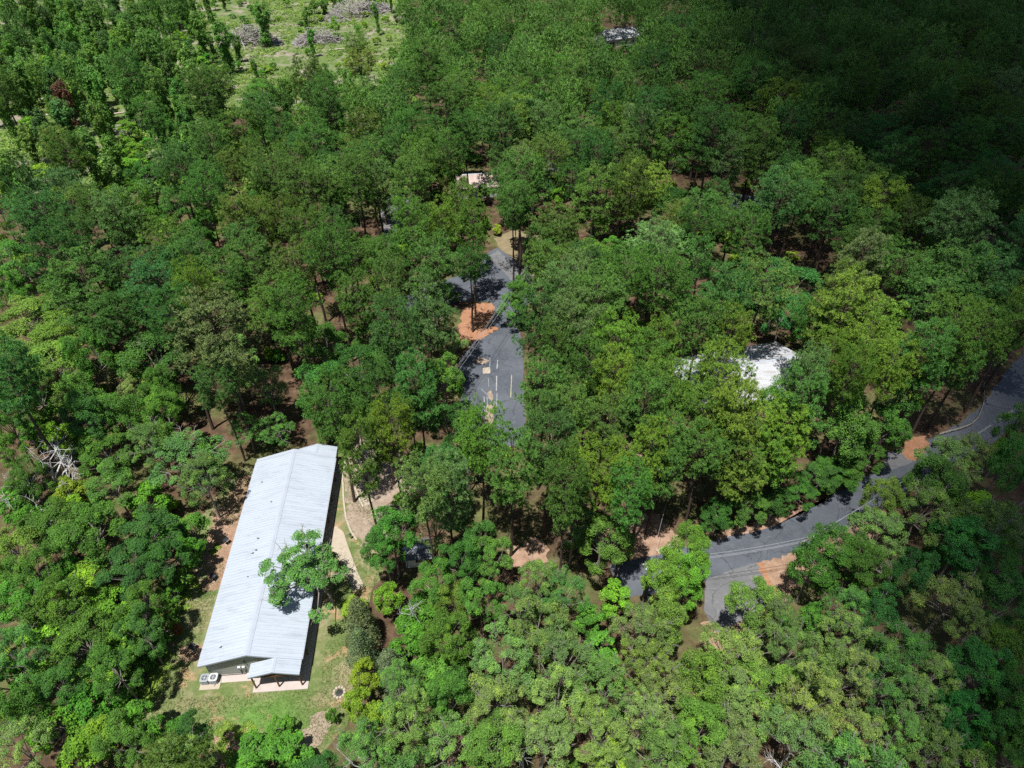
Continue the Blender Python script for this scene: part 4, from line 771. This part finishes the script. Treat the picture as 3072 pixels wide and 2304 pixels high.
# what lies past three hundred of a kind: the rest of the wood, one mass
if DENSE:
    groups = {}
    for t in DENSE:
        if -60 < t['px'] < 3132 and -60 < t['py'] < 2380: groups.setdefault(t['kind'], []).append(t)
    for kind, ts in groups.items():
        mat_src = LIB[kind]; V = []; F = []; S = []; I = []; n0 = 0
        cache = []
        for tr, cr, R0, H0 in mat_src:
            nv = len(cr.vertices); v = np.empty(nv * 3, np.float32); cr.vertices.foreach_get('co', v); v = v.reshape(-1, 4, 3)
            s_ = np.empty(len(cr.polygons), np.float32); cr.attributes['shade'].data.foreach_get('value', s_); cache.append((v, s_, R0, H0))
        for t in ts:
            v, s_, R0, H0 = cache[int(_r.integers(len(cache)))]; sel = _r.permutation(len(v))[:int(len(v) * (0.06 if kind == 'pine' else 0.10))]; q = v[sel]; ctr = q.mean(1, keepdims=True); q = ctr + (q - ctr) * (3.0 if kind == 'pine' else 2.5)
            a = _r.uniform(0, 6.28); ca, sa = math.cos(a), math.sin(a); k, kz = t['R'] / R0, t['H'] / H0
            w = np.stack([(q[..., 0] * ca - q[..., 1] * sa) * k + t['X'], (q[..., 0] * sa + q[..., 1] * ca) * k + t['Y'], q[..., 2] * kz], -1).reshape(-1, 3)
            V.append(w); S.append(np.clip(s_[sel] + _r.normal() * 0.12, 0, 1)); F.append(np.arange(len(w)).reshape(-1, 4) + n0); n0 += len(w)
        me = mesh_np('woodland', np.concatenate(V), np.concatenate(F), [M['needles'] if kind == 'pine' else M['leaves']], shade=np.concatenate(S))
        o = ob('woodland_' + {'pine': 'pines', 'oak': 'hardwoods', 'sage': 'hardwoods', 'bright': 'saplings', 'shrub': 'shrubs', 'vine': 'vines', 'cedar': 'cedars'}[kind], me)
        o.color = (*TINT[ts[0]['code']][1], 1) if kind != 'pine' else (0.085, 0.18, 0.042, 1); tag(o, 'distant ' + {'pine': 'pines', 'oak': 'broad hardwoods', 'sage': 'twiggy hardwoods', 'bright': 'saplings', 'shrub': 'shrubs', 'vine': 'vine-hung trees', 'cedar': 'cedars'}[kind] + ' filling in the dense wood', 'woodland', None, 'stuff')
# ------------------------------------------------------------------ single trees with a shape of their own
def shear(me, dx, dy, z0, z1):
    n = len(me.vertices); v = np.empty(n * 3, np.float32); me.vertices.foreach_get('co', v); v = v.reshape(-1, 3); k = np.clip((v[:, 2] - z0) / (z1 - z0), 0, 1) ** 1.3
    v[:, 0] += dx * k; v[:, 1] += dy * k; me.vertices.foreach_set('co', v.ravel()); me.update()
tr, cr, _a, _b = make_hardwood(404, 5.0, 10.8, 0.34, 26, 9, 85, 0.10, (0.35, 0.8), 2, 0.1, 0.45, 0.6, (0.2, 1.0))
for m_ in (tr, cr): shear(m_, -2.6, 0.4, 1.5, 7.5)
e = empty('elm_tree', (-22.7, 48.0, 0), 0.0); tag(e, 'airy fine-leaved tree leaning over the metal roof of the hall', 'tree'); ob('trunk', tr, e); b = ob('crown', cr, e); b.color = (0.11, 0.26, 0.06, 1)
def dead(px, py, Ht, htop, seed, label, spread=0.75, k=1.0):
    w = at(px, py, htop); me = make_dead(seed, Ht, spread); e = empty('dead_tree', (w[0], w[1], 0), 0); e.scale = (k, k, 1); tag(e, label, 'dead tree', 'bare dead trees'); ob('branches', me, e); return e
dead(112, 1370, 13.5, 9.5, 1, 'bleached grey dead tree with wide bare branches at the left edge', 0.8, 1.25)
dead(180, 1390, 12.5, 9.0, 2, 'smaller bare grey dead tree beside the wide bleached one', 0.7, 1.1)
dead(25, 1430, 11.0, 8.0, 3, 'bare grey limbs at the left edge below the bleached dead tree', 0.8, 1.1)
for i, (x, y, l) in enumerate([(1455, 2060, 'pale snag poking through the hardwoods at bottom centre'), (1575, 2185, 'bare forked snag near the middle of the bottom edge'), (1311, 2155, 'grey fan of bare twigs among pale hardwoods at the bottom'), (1209, 1770, 'bare dead top beside the lime-green tree below the shed'),
      (1060, 2230, 'bleached dead branches at the bottom edge beside the lawn corner'), (1640, 1935, 'bare white twigs in the grey-green crown below the clay patch'), (2225, 2120, 'pale snag among grey-green hardwoods below the driveway'), (2530, 2160, 'bare crooked branch among hardwoods near the bottom right'), (1740, 1960, 'dead twigs between two grey-green crowns below the transformer pole'), (2745, 1650, 'bare grey snag in the shaded trees below the road bend'), (145, 1735, 'bare fallen limb in the lower left thicket'), (2400, 2240, 'thin bare snag at the bottom edge right of centre')]):
    w = at(x, y, 11.5); me = make_dead(50 + i, 12.8, 0.7, 3); e = empty('dead_tree', (w[0], w[1], 0), 0); e.scale = (0.55, 0.55, 1); tag(e, l, 'dead tree', 'bare dead trees'); ob('branches', me, e)

# ------------------------------------------------------------------ brush piles and logs in the clearing
def brush(px, py, wpx, h, seed, label, rz=0.0, asp=0.6):
    rng = np.random.default_rng(seed); w = at(px, py, 0); z = w[1] * _c + CAM_H * _s; hw = wpx / FPX * z; mb = MB()
    for _ in range(700):
        u, v_ = rng.uniform(-1, 1), rng.normal() * 0.4; x = u * hw; y = v_ * hw * asp; top = h * max(0.05, (1 - u * u)) * math.exp(-v_ * v_ * 2.5); zc = rng.uniform(0.05, 1.0) * top
        a = rng.uniform(0, 6.28); tl = rng.normal() * 0.35; d = np.array([math.cos(a), math.sin(a), tl]); ln = rng.uniform(1.0, 5.0); r = rng.choice([0.06, 0.1, 0.16, 0.26], p=[0.4, 0.35, 0.18, 0.07])
        c = np.array([x, y, zc + 0.1]); mb.tube([c - d * ln * 0.5, c + rng.normal(size=3) * 0.12, c + d * ln * 0.5], [r, r * 0.85, r * 0.5], 4)
    e = empty('brush_pile', (w[0], w[1], 0), rz); tag(e, label, 'brush pile', 'brush piles in the clearing'); s_ = mb.build('sticks', M['slash'], e); s_['kind'] = 'stuff'
brush(1060, 48, 100, 8.0, 1, 'long grey brush pile at the top edge of the clearing', 0.75)
brush(955, 128, 70, 6.0, 2, 'grey brush pile between the long pile and the thin trees', 0.4)
brush(755, 132, 84, 7.5, 3, 'broad low brush pile in the middle of the clearing', 0.1)
brush(528, 88, 40, 3.5, 4, 'small grey brush pile at the far left of the clearing', 0.0)
brush(392, 395, 26, 1.3, 5, 'little heap of sticks among the vine-hung trees', 0.3)
brush(1130, 35, 50, 4.5, 6, 'short grey brush pile beside the long one at the top edge', 0.5)
def log(px, py, ln, ang, label, r=0.24):
    w = at(px, py, 0); a = R_(ang); d = np.array([math.cos(a), math.sin(a), 0]) * ln / 2; p = np.array([w[0], w[1], r * 0.9]); mb = MB(); mb.tube([p - d, p + np.array([0, 0, 0.05]), p + d], [r, r * 0.9, r * 0.75], 8); o = mb.build('fallen_log', M['log']); tag(o, label, 'log', 'logs on the cut-over ground')
log(507, 153, 9, 40, 'pale fallen log at the left side of the clearing', 0.4); log(178, 345, 8, 12, 'white fallen log below the rust-brown dead foliage', 0.3); log(382, 338, 8, 25, 'pale fallen log among the slender vine-hung trees', 0.25); log(690, 200, 7, 60, 'pale log below the broad brush pile', 0.25); log(1010, 150, 7, 20, 'light log just below the long brush pile', 0.28); log(740, 205, 6, -20, 'short log beside the pale earth below the broad brush pile', 0.22)

# ------------------------------------------------------------------ low growth nobody could count
def clumps(name, pts, label, color, leaves=26, rad=(0.5, 1.1), hgt=0.6, leaf=0.24, seed=0, cat='undergrowth'):
    rng = np.random.default_rng(seed); n = len(pts); pts = np.asarray(pts, float); r = rng.uniform(*rad, n)
    C = np.repeat(np.column_stack([pts[:, 0], pts[:, 1], np.zeros(n)]), leaves, 0); d = rdirs(rng, n * leaves); d[:, 2] = np.abs(d[:, 2]); rr = np.repeat(r, leaves).reshape(-1, 1) * rng.uniform(0.3, 1.0, (n * leaves, 1))
    p = C + d * rr * np.array([1, 1, hgt]) + np.array([0, 0, 0.05]); v, f = leaf_quads(p, d * 0.5 + np.array([0, 0, 0.8]) + rdirs(rng, n * leaves) * 0.5, leaf * rng.uniform(0.6, 1.4, n * leaves), rng)
    sh = np.clip(np.repeat(rng.normal(0.45, 0.2, n), leaves) + rng.normal(0, 0.14, n * leaves), 0, 1); o = ob(name, mesh_np(name, v, f, [M['leaves']], shade=sh)); o.color = (*color, 1); tag(o, label, cat, None, 'stuff'); return o
_r = np.random.default_rng(91)
CLW = [tuple(at(*p)[:2]) for p in CLEAR_PX]; xs = [p[0] for p in CLW]; ys = [p[1] for p in CLW]; P1 = []; P2 = []
nz = lambda x, y: math.sin(x * 0.11 + 1.3 * math.sin(y * 0.07)) + math.sin(y * 0.13 + 1.1 * math.sin(x * 0.09)) + 0.6 * math.sin(x * 0.31 + y * 0.27)
while len(P1) < 5600:
    x, y = _r.uniform(min(xs), max(xs)), _r.uniform(min(ys), max(ys))
    if inside(x, y, CLW) and nz(x, y) > -0.35 + _r.normal() * 0.5: P1.append((x, y))
clumps('undergrowth', P1, 'light green weeds and brambles covering the cut-over clearing', (0.17, 0.265, 0.06), 18, (0.5, 2.2), 0.75, 0.30, 1)
while len(P2) < 5000:
    x, y = _r.uniform(-210, 60), _r.uniform(120, 345); px, py, z = proj(x, y, 1)
    if px < -60 or px > 1250 or py > 560 or py < -80: continue
    if any(inside(px, py, q) for q in CLEAR[3:6] + [CLEAR_PX]): continue
    if nz(x * 1.5, y * 1.5) > -0.2: P2.append((x, y))
clumps('forest_undergrowth', P2, 'green brush growing between the slender trees at the upper left', (0.17, 0.275, 0.06), 16, (0.7, 2.4), 0.8, 0.34, 2)
P3 = []
for (x, y, w) in [(490, 1975, 22), (478, 2005, 24), (462, 2040, 26), (450, 2075, 24), (430, 2105, 26), (412, 2135, 26), (395, 2160, 24), (575, 1755, 16), (558, 1790, 16), (545, 1825, 16), (662, 2195, 16), (690, 2180, 14), (720, 2205, 18), (735, 2235, 14), (668, 2240, 18), (745, 2180, 12), (690, 2275, 20), (640, 1655, 10), (652, 1640, 9)]:
    for _ in range(26 if w > 15 else 12): q = at(x + _r.normal() * w * 0.55, y + _r.normal() * w * 0.5); P3.append(q[:2])
clumps('ground_cover', P3, 'lime-green creeping plants along the edge of the lawn', (0.19, 0.285, 0.05), 22, (0.2, 0.5), 0.5, 0.10, 3, 'ground cover')
# grass blades on the lawn
LW = [tuple(at(*p)[:2]) for p in LAWN_PX]; G = []
xs = [p[0] for p in LW]; ys = [p[1] for p in LW]
while len(G) < 15000:
    x, y = _r.uniform(min(xs), max(xs)), _r.uniform(min(ys), max(ys))
    if inside(x, y, LW) and not inside(x, y, [(-37.6, 36), (-22.3, 37), (-25, 73.5), (-39.5, 73)]) and nz(x * 3, y * 3) > -0.9 + _r.normal() * 0.6: G.append((x, y, 0))
G = np.array(G); n = len(G); C = np.repeat(G, 3, 0) + _r.normal(size=(n * 3, 3)) * np.array([0.06, 0.06, 0]); d = unit(_r.normal(size=(n * 3, 3)) * np.array([0.6, 0.6, 0.1]) + np.array([0, 0, 0.7])); sd_ = unit(np.cross(d, rdirs(_r, n * 3))) * 0.035
Tp = C + d * _r.uniform(0.07, 0.2, (n * 3, 1)); v = np.stack([C - sd_, C + sd_, Tp], 1).reshape(-1, 3)
o = ob('grass', mesh_np('grass', v, np.arange(len(v)).reshape(-1, 3), [M['leaves']], shade=np.clip(_r.normal(0.5, 0.22, n * 3), 0, 1))); o.color = (0.135, 0.185, 0.06, 1); tag(o, 'short patchy grass on the lawn round the hall', 'grass', None, 'stuff')

# ------------------------------------------------------------------ things in the yard
pad = MB().box(-1.15, 1.15, -0.62, 0.62, 0.0, 0.1).build('concrete_pad', M['concrete'], None, 0.015); q = at(632, 2054, 0); pad.location = (q[0], q[1], 0.0); pad.rotation_euler = (0, 0, R_(4.2)); tag(pad, 'square concrete pad under the two air conditioners', 'pad')
def ac_unit(px, py, mat_top, label):
    q = at(px, py, 0.1); e = empty('air_conditioner', (q[0], q[1], 0.1), R_(4.2)); tag(e, label, 'air conditioner', 'air conditioners behind the hall')
    MB().box(-0.46, 0.46, -0.46, 0.46, 0.0, 0.72).build('casing', M['ac'], e, 0.07)
    for k in range(9):
        z = 0.08 + k * 0.07
        for s_ in (-1, 1): MB().box(-0.38, 0.38, s_ * 0.466 - 0.012, s_ * 0.466 + 0.012, z, z + 0.03).build('louver', M['ac'], e); MB().box(s_ * 0.466 - 0.012, s_ * 0.466 + 0.012, -0.38, 0.38, z, z + 0.03).build('louver', M['ac'], e)
    mb = MB(); n = 28
    v = []
    for r, z in ((0.50, 0.72), (0.50, 0.80), (0.33, 0.82), (0.31, 0.74)):
        for i in range(n):
            a = 2 * math.pi * i / n; sq = min(1 / max(abs(math.cos(a)), 1e-3), 1 / max(abs(math.sin(a)), 1e-3)); k = r * (min(sq, 1.22) if r > 0.4 else 1); v.append((k * math.cos(a), k * math.sin(a), z))
    mb.add(v, [(j * n + i, j * n + (i + 1) % n, (j + 1) * n + (i + 1) % n, (j + 1) * n + i) for j in range(3) for i in range(n)]); top = mb.build('top_cover', mat_top, e)
    fan = MB().lathe([(0.31, 0.735), (0.30, 0.74)], 24).build('fan_well', M['ac_dark'], e)
    for k in range(4):
        a = k * math.pi / 2; c_, s2 = math.cos(a), math.sin(a); p = lambda x, y, z: (x * c_ - y * s2, x * s2 + y * c_, z)
        MB().add([p(0.06, -0.04, 0.765), p(0.29, -0.12, 0.755), p(0.29, 0.08, 0.785), p(0.06, 0.04, 0.775)], [(0, 1, 2, 3)]).build('blade', M['ac'], fan)
    MB().lathe([(0.09, 0.775), (0.10, 0.80), (0.07, 0.83)], 12).build('fan_hub', M['galv'], e)
    for k in range(3):
        mb = MB(); rr = 0.14 + 0.065 * k; pts = [(rr * math.cos(2 * math.pi * i / 20), rr * math.sin(2 * math.pi * i / 20), 0.825) for i in range(21)]; mb.tube(pts, 0.007, 4, False); mb.build('grille_ring', M['galv'], e)
ac_unit(619, 2043, M['ac'], 'grey air conditioner on the pad, the one nearer the woods'); ac_unit(645, 2041, M['ac_white'], 'white-topped air conditioner on the pad, nearer the porch')
def grill(px, py, rz, label):
    q = at(px, py, 0.95); e = empty('pedestal_grill', (q[0], q[1], 0), R_(rz)); tag(e, label, 'grill', 'pedestal grills in the yard')
    MB().lathe([(0.05, 0), (0.05, 0.82)], 10).build('post', M['black'], e); MB().lathe([(0.3, 0.0), (0.3, 0.06), (0.1, 0.08)], 14).build('footing', M['concrete'], e)
    mb = MB(); mb.box(-0.36, 0.36, -0.26, 0.26, 0.80, 0.83).box(-0.36, -0.34, -0.26, 0.26, 0.832, 1.08).box(0.34, 0.36, -0.26, 0.26, 0.832, 1.08).box(-0.338, 0.338, 0.24, 0.26, 0.832, 1.08); mb.build('firebox', M['black'], e)
    for k in range(7): MB().box(-0.33 + k * 0.1, -0.30 + k * 0.1, -0.26, 0.23, 1.02, 1.035).build('grate_bar', M['ac_dark'], e)
    MB().tube([(-0.12, -0.26, 1.03), (-0.12, -0.42, 1.03), (0.12, -0.42, 1.03), (0.12, -0.26, 1.03)], 0.012, 5).build('handle', M['galv'], e)
grill(575, 1938, 70, 'black pedestal grill on the lawn nearest the air conditioners'); grill(637, 1728, 75, 'middle black pedestal grill along the hall, on a worn earth patch'); grill(676, 1619, 60, 'black pedestal grill on bare earth farthest from the air conditioners')
for i, (x, y) in enumerate([(572, 1960), (635, 1752), (672, 1640)]):
    q = at(x, y)[:2]; sheet('worn_earth_patch', [(q[0] + 1.5 * math.cos(a) * (1 + 0.2 * math.sin(3 * a)), q[1] + 1.2 * math.sin(a)) for a in np.linspace(0, 6.0, 14)], 0.012, M['straw'], 0.15, False, 0.5, 60 + i)
q = at(1018, 2078); e = empty('fire_ring', (q[0], q[1], 0)); tag(e, 'small ring of pale stones on the lawn right of the hall', 'fire ring')
for k in range(11):
    a = 2 * math.pi * k / 11; mb = MB(); mb.lathe([(0.13, 0.0), (0.19, 0.07), (0.15, 0.18), (0.06, 0.22)], 7, (0.62 * math.cos(a), 0.62 * math.sin(a), 0)); mb.build('stone', M['concrete'], e)
MB().lathe([(0.42, 0.0), (0.38, 0.05), (0.2, 0.08)], 12).build('ash', M['black'], e)
q = at(1054, 1616, 0); e = empty('path_lamp', (q[0], q[1], 0)); tag(e, 'short black path lamp where the concrete walk meets the timber edging', 'lamp')
MB().lathe([(0.05, 0), (0.05, 0.95)], 8).build('post', M['black'], e); MB().lathe([(0.16, 0.95), (0.18, 0.98), (0.05, 1.08)], 10).build('hood', M['black'], e); MB().lathe([(0.07, 0.86), (0.08, 0.945)], 8).build('lens', M['white'], e)
# concrete walk and timber edging right of the hall
sheet('concrete_walk', [(985, 1592), (1008, 1578), (1030, 1596), (1042, 1632), (1062, 1690), (1092, 1758), (1060, 1775), (1035, 1710), (1005, 1660), (985, 1640)], 0.03, M['concrete'], 0.06, True, 0.7, 71)
sheet('shaded_walk', [(1068, 1330), (1140, 1300), (1150, 1340), (1110, 1420), (1120, 1500), (1095, 1520), (1062, 1440)], 0.016, M['concrete'], 0.1, True, 0.7, 72)
sheet('pale_wash', [(1090, 1500), (1130, 1490), (1190, 1450), (1200, 1470), (1160, 1540), (1130, 1560), (1100, 1540)], 0.012, M['paleearth'], 0.2, True, 0.7, 73)
def edging(pts, label):
    W = smooth_line([at(*p)[:2] for p in pts], 1.6); e = empty('timber_edging', (W[0][0], W[0][1], 0)); tag(e, label, 'edging', 'timber edgings by the walk'); o0 = np.array(W[0])
    for a, b in zip(W[:-1], W[1:]):
        d = b - a; ln = np.linalg.norm(d); m_ = MB().box(0.01, ln - 0.01, -0.13, 0.13, -0.03, 0.15).build('timber', M['timber'], e, 0.02); m_.location = (*(a - o0), 0); m_.rotation_euler = (0, 0, math.atan2(d[1], d[0]) + RNG.normal() * 0.02)
edging([(1058, 1318), (1046, 1345), (1030, 1420), (1031, 1500), (1040, 1560), (1055, 1598), (1070, 1622)], 'long curved timber edging beside the hall'); edging([(1062, 1450), (1075, 1490), (1090, 1522)], 'short straight timber edging between the walk and the pines')
edging([(1140, 1298), (1095, 1312), (1075, 1330), (1066, 1352)], 'timber edging at the top of the walk under the pines')

# ------------------------------------------------------------------ poles, wires, guard rail
def pole(X, Y, H, rz, label, transformer=False):
    e = empty('utility_pole', (X, Y, 0), R_(rz)); tag(e, label, 'utility pole', 'wooden utility poles'); MB().tube([(0, 0, -0.3), (0.02, 0, H * 0.5), (0, 0.02, H)], [0.17, 0.145, 0.11], 10).build('post', M['polewood'], e)
    ca = MB().box(-1.2, 1.2, -0.16, -0.05, H - 0.55, H - 0.43).build('crossarm', M['polewood'], e)
    for x in (-1.1, -0.45, 1.1): MB().lathe([(0.03, 0), (0.06, 0.05), (0.035, 0.1), (0.06, 0.14), (0.02, 0.2)], 8, (x, -0.1, H - 0.43)).build('insulator', M['white'], ca)
    MB().tube([(-0.6, -0.1, H - 0.5), (0, -0.08, H - 1.2)], 0.03, 5).build('brace', M['galv'], e); MB().tube([(0.6, -0.1, H - 0.5), (0, -0.08, H - 1.2)], 0.03, 5).build('brace', M['galv'], e)
    if transformer:
        t_ = MB().lathe([(0.20, 0), (0.24, 0.04), (0.24, 0.8), (0.2, 0.86), (0.08, 0.92)], 14, (-0.4, -0.1, H - 2.4)).build('transformer', M['galv'], e); MB().lathe([(0.04, 0), (0.05, 0.08), (0.03, 0.2)], 8, (-0.4, -0.1, H - 1.5)).build('bushing', M['white'], t_)
        MB().box(-0.3, 0.0, -0.12, -0.08, H - 2.0, H - 1.9).build('bracket', M['galv'], e)
    return e
b1 = at(1928, 1797); H1 = 8.6; b2 = at(2422, 1612, 9.0); b4 = at(3130, 1165, 9.0); b3 = at(1427, 953); b5 = at(1610, 752, 9.0); b6 = at(1335, 1150, 8.6)
pole(b1[0], b1[1], H1, 20, 'wooden power pole with a grey transformer at the left end of the road', True); pole(b2[0], b2[1], 9.0, 28, 'wooden power pole with a crossarm beside the road bend'); pole(b4[0], b4[1], 9.0, 40, 'wooden power pole at the right edge beside the shaded road')
pole(b3[0], b3[1], 7.5, 0, 'thin wooden pole in the clay verge left of the street junction'); pole(b5[0], b5[1], 9.0, 50, 'wooden power pole hidden in trees right of the street junction'); pole(b6[0], b6[1], 8.6, 50, 'wooden power pole hidden in trees left of the parking lot')
def wire(a, b, label, sag=0.7, r=0.022):
    a, b = np.array(a), np.array(b); pts = [a + (b - a) * t - np.array([0, 0, sag * 4 * t * (1 - t)]) for t in np.linspace(0, 1, 14)]; o = MB().tube(pts, r, 5).build('power_line', M['wire']); tag(o, label, 'power line', 'overhead power lines')
def arm(P, H, rz, x): a = R_(rz); return (P[0] + x * math.cos(a) + 0.1 * math.sin(a), P[1] + x * math.sin(a) - 0.1 * math.cos(a), H - 0.24)
for x, l in ((-1.1, 'upper overhead wire crossing the road between the transformer pole and the bend pole'), (-0.45, 'middle overhead wire between the transformer pole and the bend pole'), (1.1, 'lower overhead wire over the driveway between the two road poles')):
    wire(arm(b1, H1, 20, x), arm(b2, 9.0, 28, x), l)
for x, l in ((-1.1, 'upper overhead wire running from the bend pole up the road'), (-0.45, 'middle overhead wire running from the bend pole up the road'), (1.1, 'lower overhead wire running from the bend pole up the road')): wire(arm(b2, 9.0, 28, x), arm(b4, 9.0, 40, x), l, 0.9)
for x, l in ((-1.1, 'left overhead wire crossing above the clay verge and lot'), (-0.45, 'middle overhead wire crossing above the clay verge and lot'), (1.1, 'right overhead wire crossing above the clay verge and lot')): wire(arm(b5, 9.0, 50, x), arm(b6, 8.6, 50, x), l, 0.6)
q = at(2060, 1270, 3.5); wire((b1[0], b1[1], H1 - 0.8), (q[0], q[1], 3.5), 'service wire from the transformer pole into the pines', 0.5, 0.02)
GR = smooth_line([at(*p)[:2] for p in [(2945, 1155), (2946, 1208), (2925, 1262), (2895, 1284), (2855, 1296), (2812, 1308)]], 1.9); o0 = np.array(GR[0]); e = empty('guard_rail', (o0[0], o0[1], 0)); tag(e, 'weathered steel guard rail curving along the shaded road', 'guard rail')
mb = MB(); prof = [(0.0, 0.45), (0.06, 0.52), (0.0, 0.59), (0.06, 0.66), (0.0, 0.73)]; v = []; f = []
for i, p in enumerate(GR):
    d = GR[min(i + 1, len(GR) - 1)] - GR[max(i - 1, 0)]; d = d / np.linalg.norm(d); nr = np.array([-d[1], d[0]])
    for (o_, z) in prof: v.append((*(p - o0 + nr * (o_ + 0.09)), z))
    for (o_, z) in prof: v.append((*(p - o0 + nr * (o_ + 0.075)), z))
    if i:
        for k in range(4): a = (i - 1) * 10 + k; f.append((a, a + 1, a + 11, a + 10)); a += 5; f.append((a, a + 10, a + 11, a + 1))
mb.add(v, f).build('rail', M['timber'], e)
for p in GR[::1]: r_ = p - o0; MB().box(r_[0] - 0.07, r_[0] + 0.07, r_[1] - 0.07, r_[1] + 0.07, -0.1, 0.78).build('post', M['polewood'], e)
q = at(1995, 1648); o = MB().box(-1.25, 1.25, -0.4, 0.4, 0.0, 0.14).build('drain_cover', M['concrete'], None, 0.02); o.location = (q[0], q[1], 0.012); o.rotation_euler = (0, 0, R_(24)); tag(o, 'pale concrete drain cover on the verge above the road', 'drain cover')
q = at(1554, 752); o = MB().box(-0.05, 0.05, -0.05, 0.05, 0, 1.9).build('post', M['polewood']); o.name = 'verge_post'; o.location = (q[0], q[1], 0); tag(o, 'single thin dark post on the dry grass verge', 'post')

# ------------------------------------------------------------------ the cumulus between the sun and the right of the wood
CB = [(1700, -60), (1710, 120), (1710, 330), (1820, 500), (2060, 620), (2310, 735), (2540, 860), (2690, 985), (2740, 1110), (2680, 1250), (2530, 1420), (2500, 1600), (2580, 1800), (2680, 2000), (2750, 2300), (2780, 2420)]
W = [at(x, y, 16)[:2] for x, y in CB]; EDGE = np.array(W); W = [np.array([EDGE[0][0] + 70, 560]), np.array([EDGE[0][0] + 25, 420])] + W + [np.array([75, -40]), np.array([420, -60]), np.array([460, 300]), np.array([320, 520])]
POLY = [tuple(p) for p in W]; rng = np.random.default_rng(8); ico = bmesh.new(); bmesh.ops.create_icosphere(ico, subdivisions=1, radius=1.0); ico.verts.ensure_lookup_table(); IV = np.array([v.co[:] for v in ico.verts]); IF = np.array([[v.index for v in f.verts] for f in ico.faces]); ico.free()
V = []; F = []; n0 = 0; ALT = 2700.0; SV = np.array(SUN) / SUN.z
def puff(x, y, r, alt):
    global n0
    c = np.array([x, y, 16.0]) + SV * alt; nzv = 1 + 0.22 * np.sin(IV[:, 0] * 3.1 + x) * np.cos(IV[:, 1] * 3.7 + y) + 0.12 * rng.normal(size=len(IV)); V.append(c + IV * (r * nzv)[:, None] * np.array([1, 1, 0.8])); F.append(IF + n0); n0 += len(IV)
SEG = [(np.array(POLY[i]), np.array(POLY[(i + 1) % len(POLY)])) for i in range(len(POLY))]
def edge_dist(p):
    m = 1e9
    for a, b in SEG: t = np.clip(np.dot(p - a, b - a) / np.dot(b - a, b - a), 0, 1); m = min(m, np.linalg.norm(p - a - (b - a) * t))
    return m
# FR: metres over which the ragged rim of the cloud thickens
for gx in np.arange(-40, 470, 7.0):
    for gy in np.arange(-60, 540, 7.0):
        p = np.array([gx + rng.normal() * 2.5, gy + rng.normal() * 2.5])
        if not inside(p[0], p[1], POLY): continue
        d = edge_dist(p); FR = min(62.0, max(16.0, 0.33 * p[1]))
        if d > FR:
            if rng.uniform() < 0.55: puff(p[0], p[1], rng.uniform(10.5, 17), ALT + rng.uniform(-15, 60) + min(d, 120) * rng.uniform(0, 1.2))
        elif rng.uniform() < 0.18 + 0.82 * d / FR: puff(p[0], p[1], rng.uniform(2.2, 4.4) + 1.6 * d / FR, ALT + rng.uniform(-25, 35))
o = ob('cloud', mesh_np('cloud', np.concatenate(V), np.concatenate(F), [M['cloud']])); o['kind'] = 'structure'
for p_ in o.data.polygons: p_.use_smooth = True
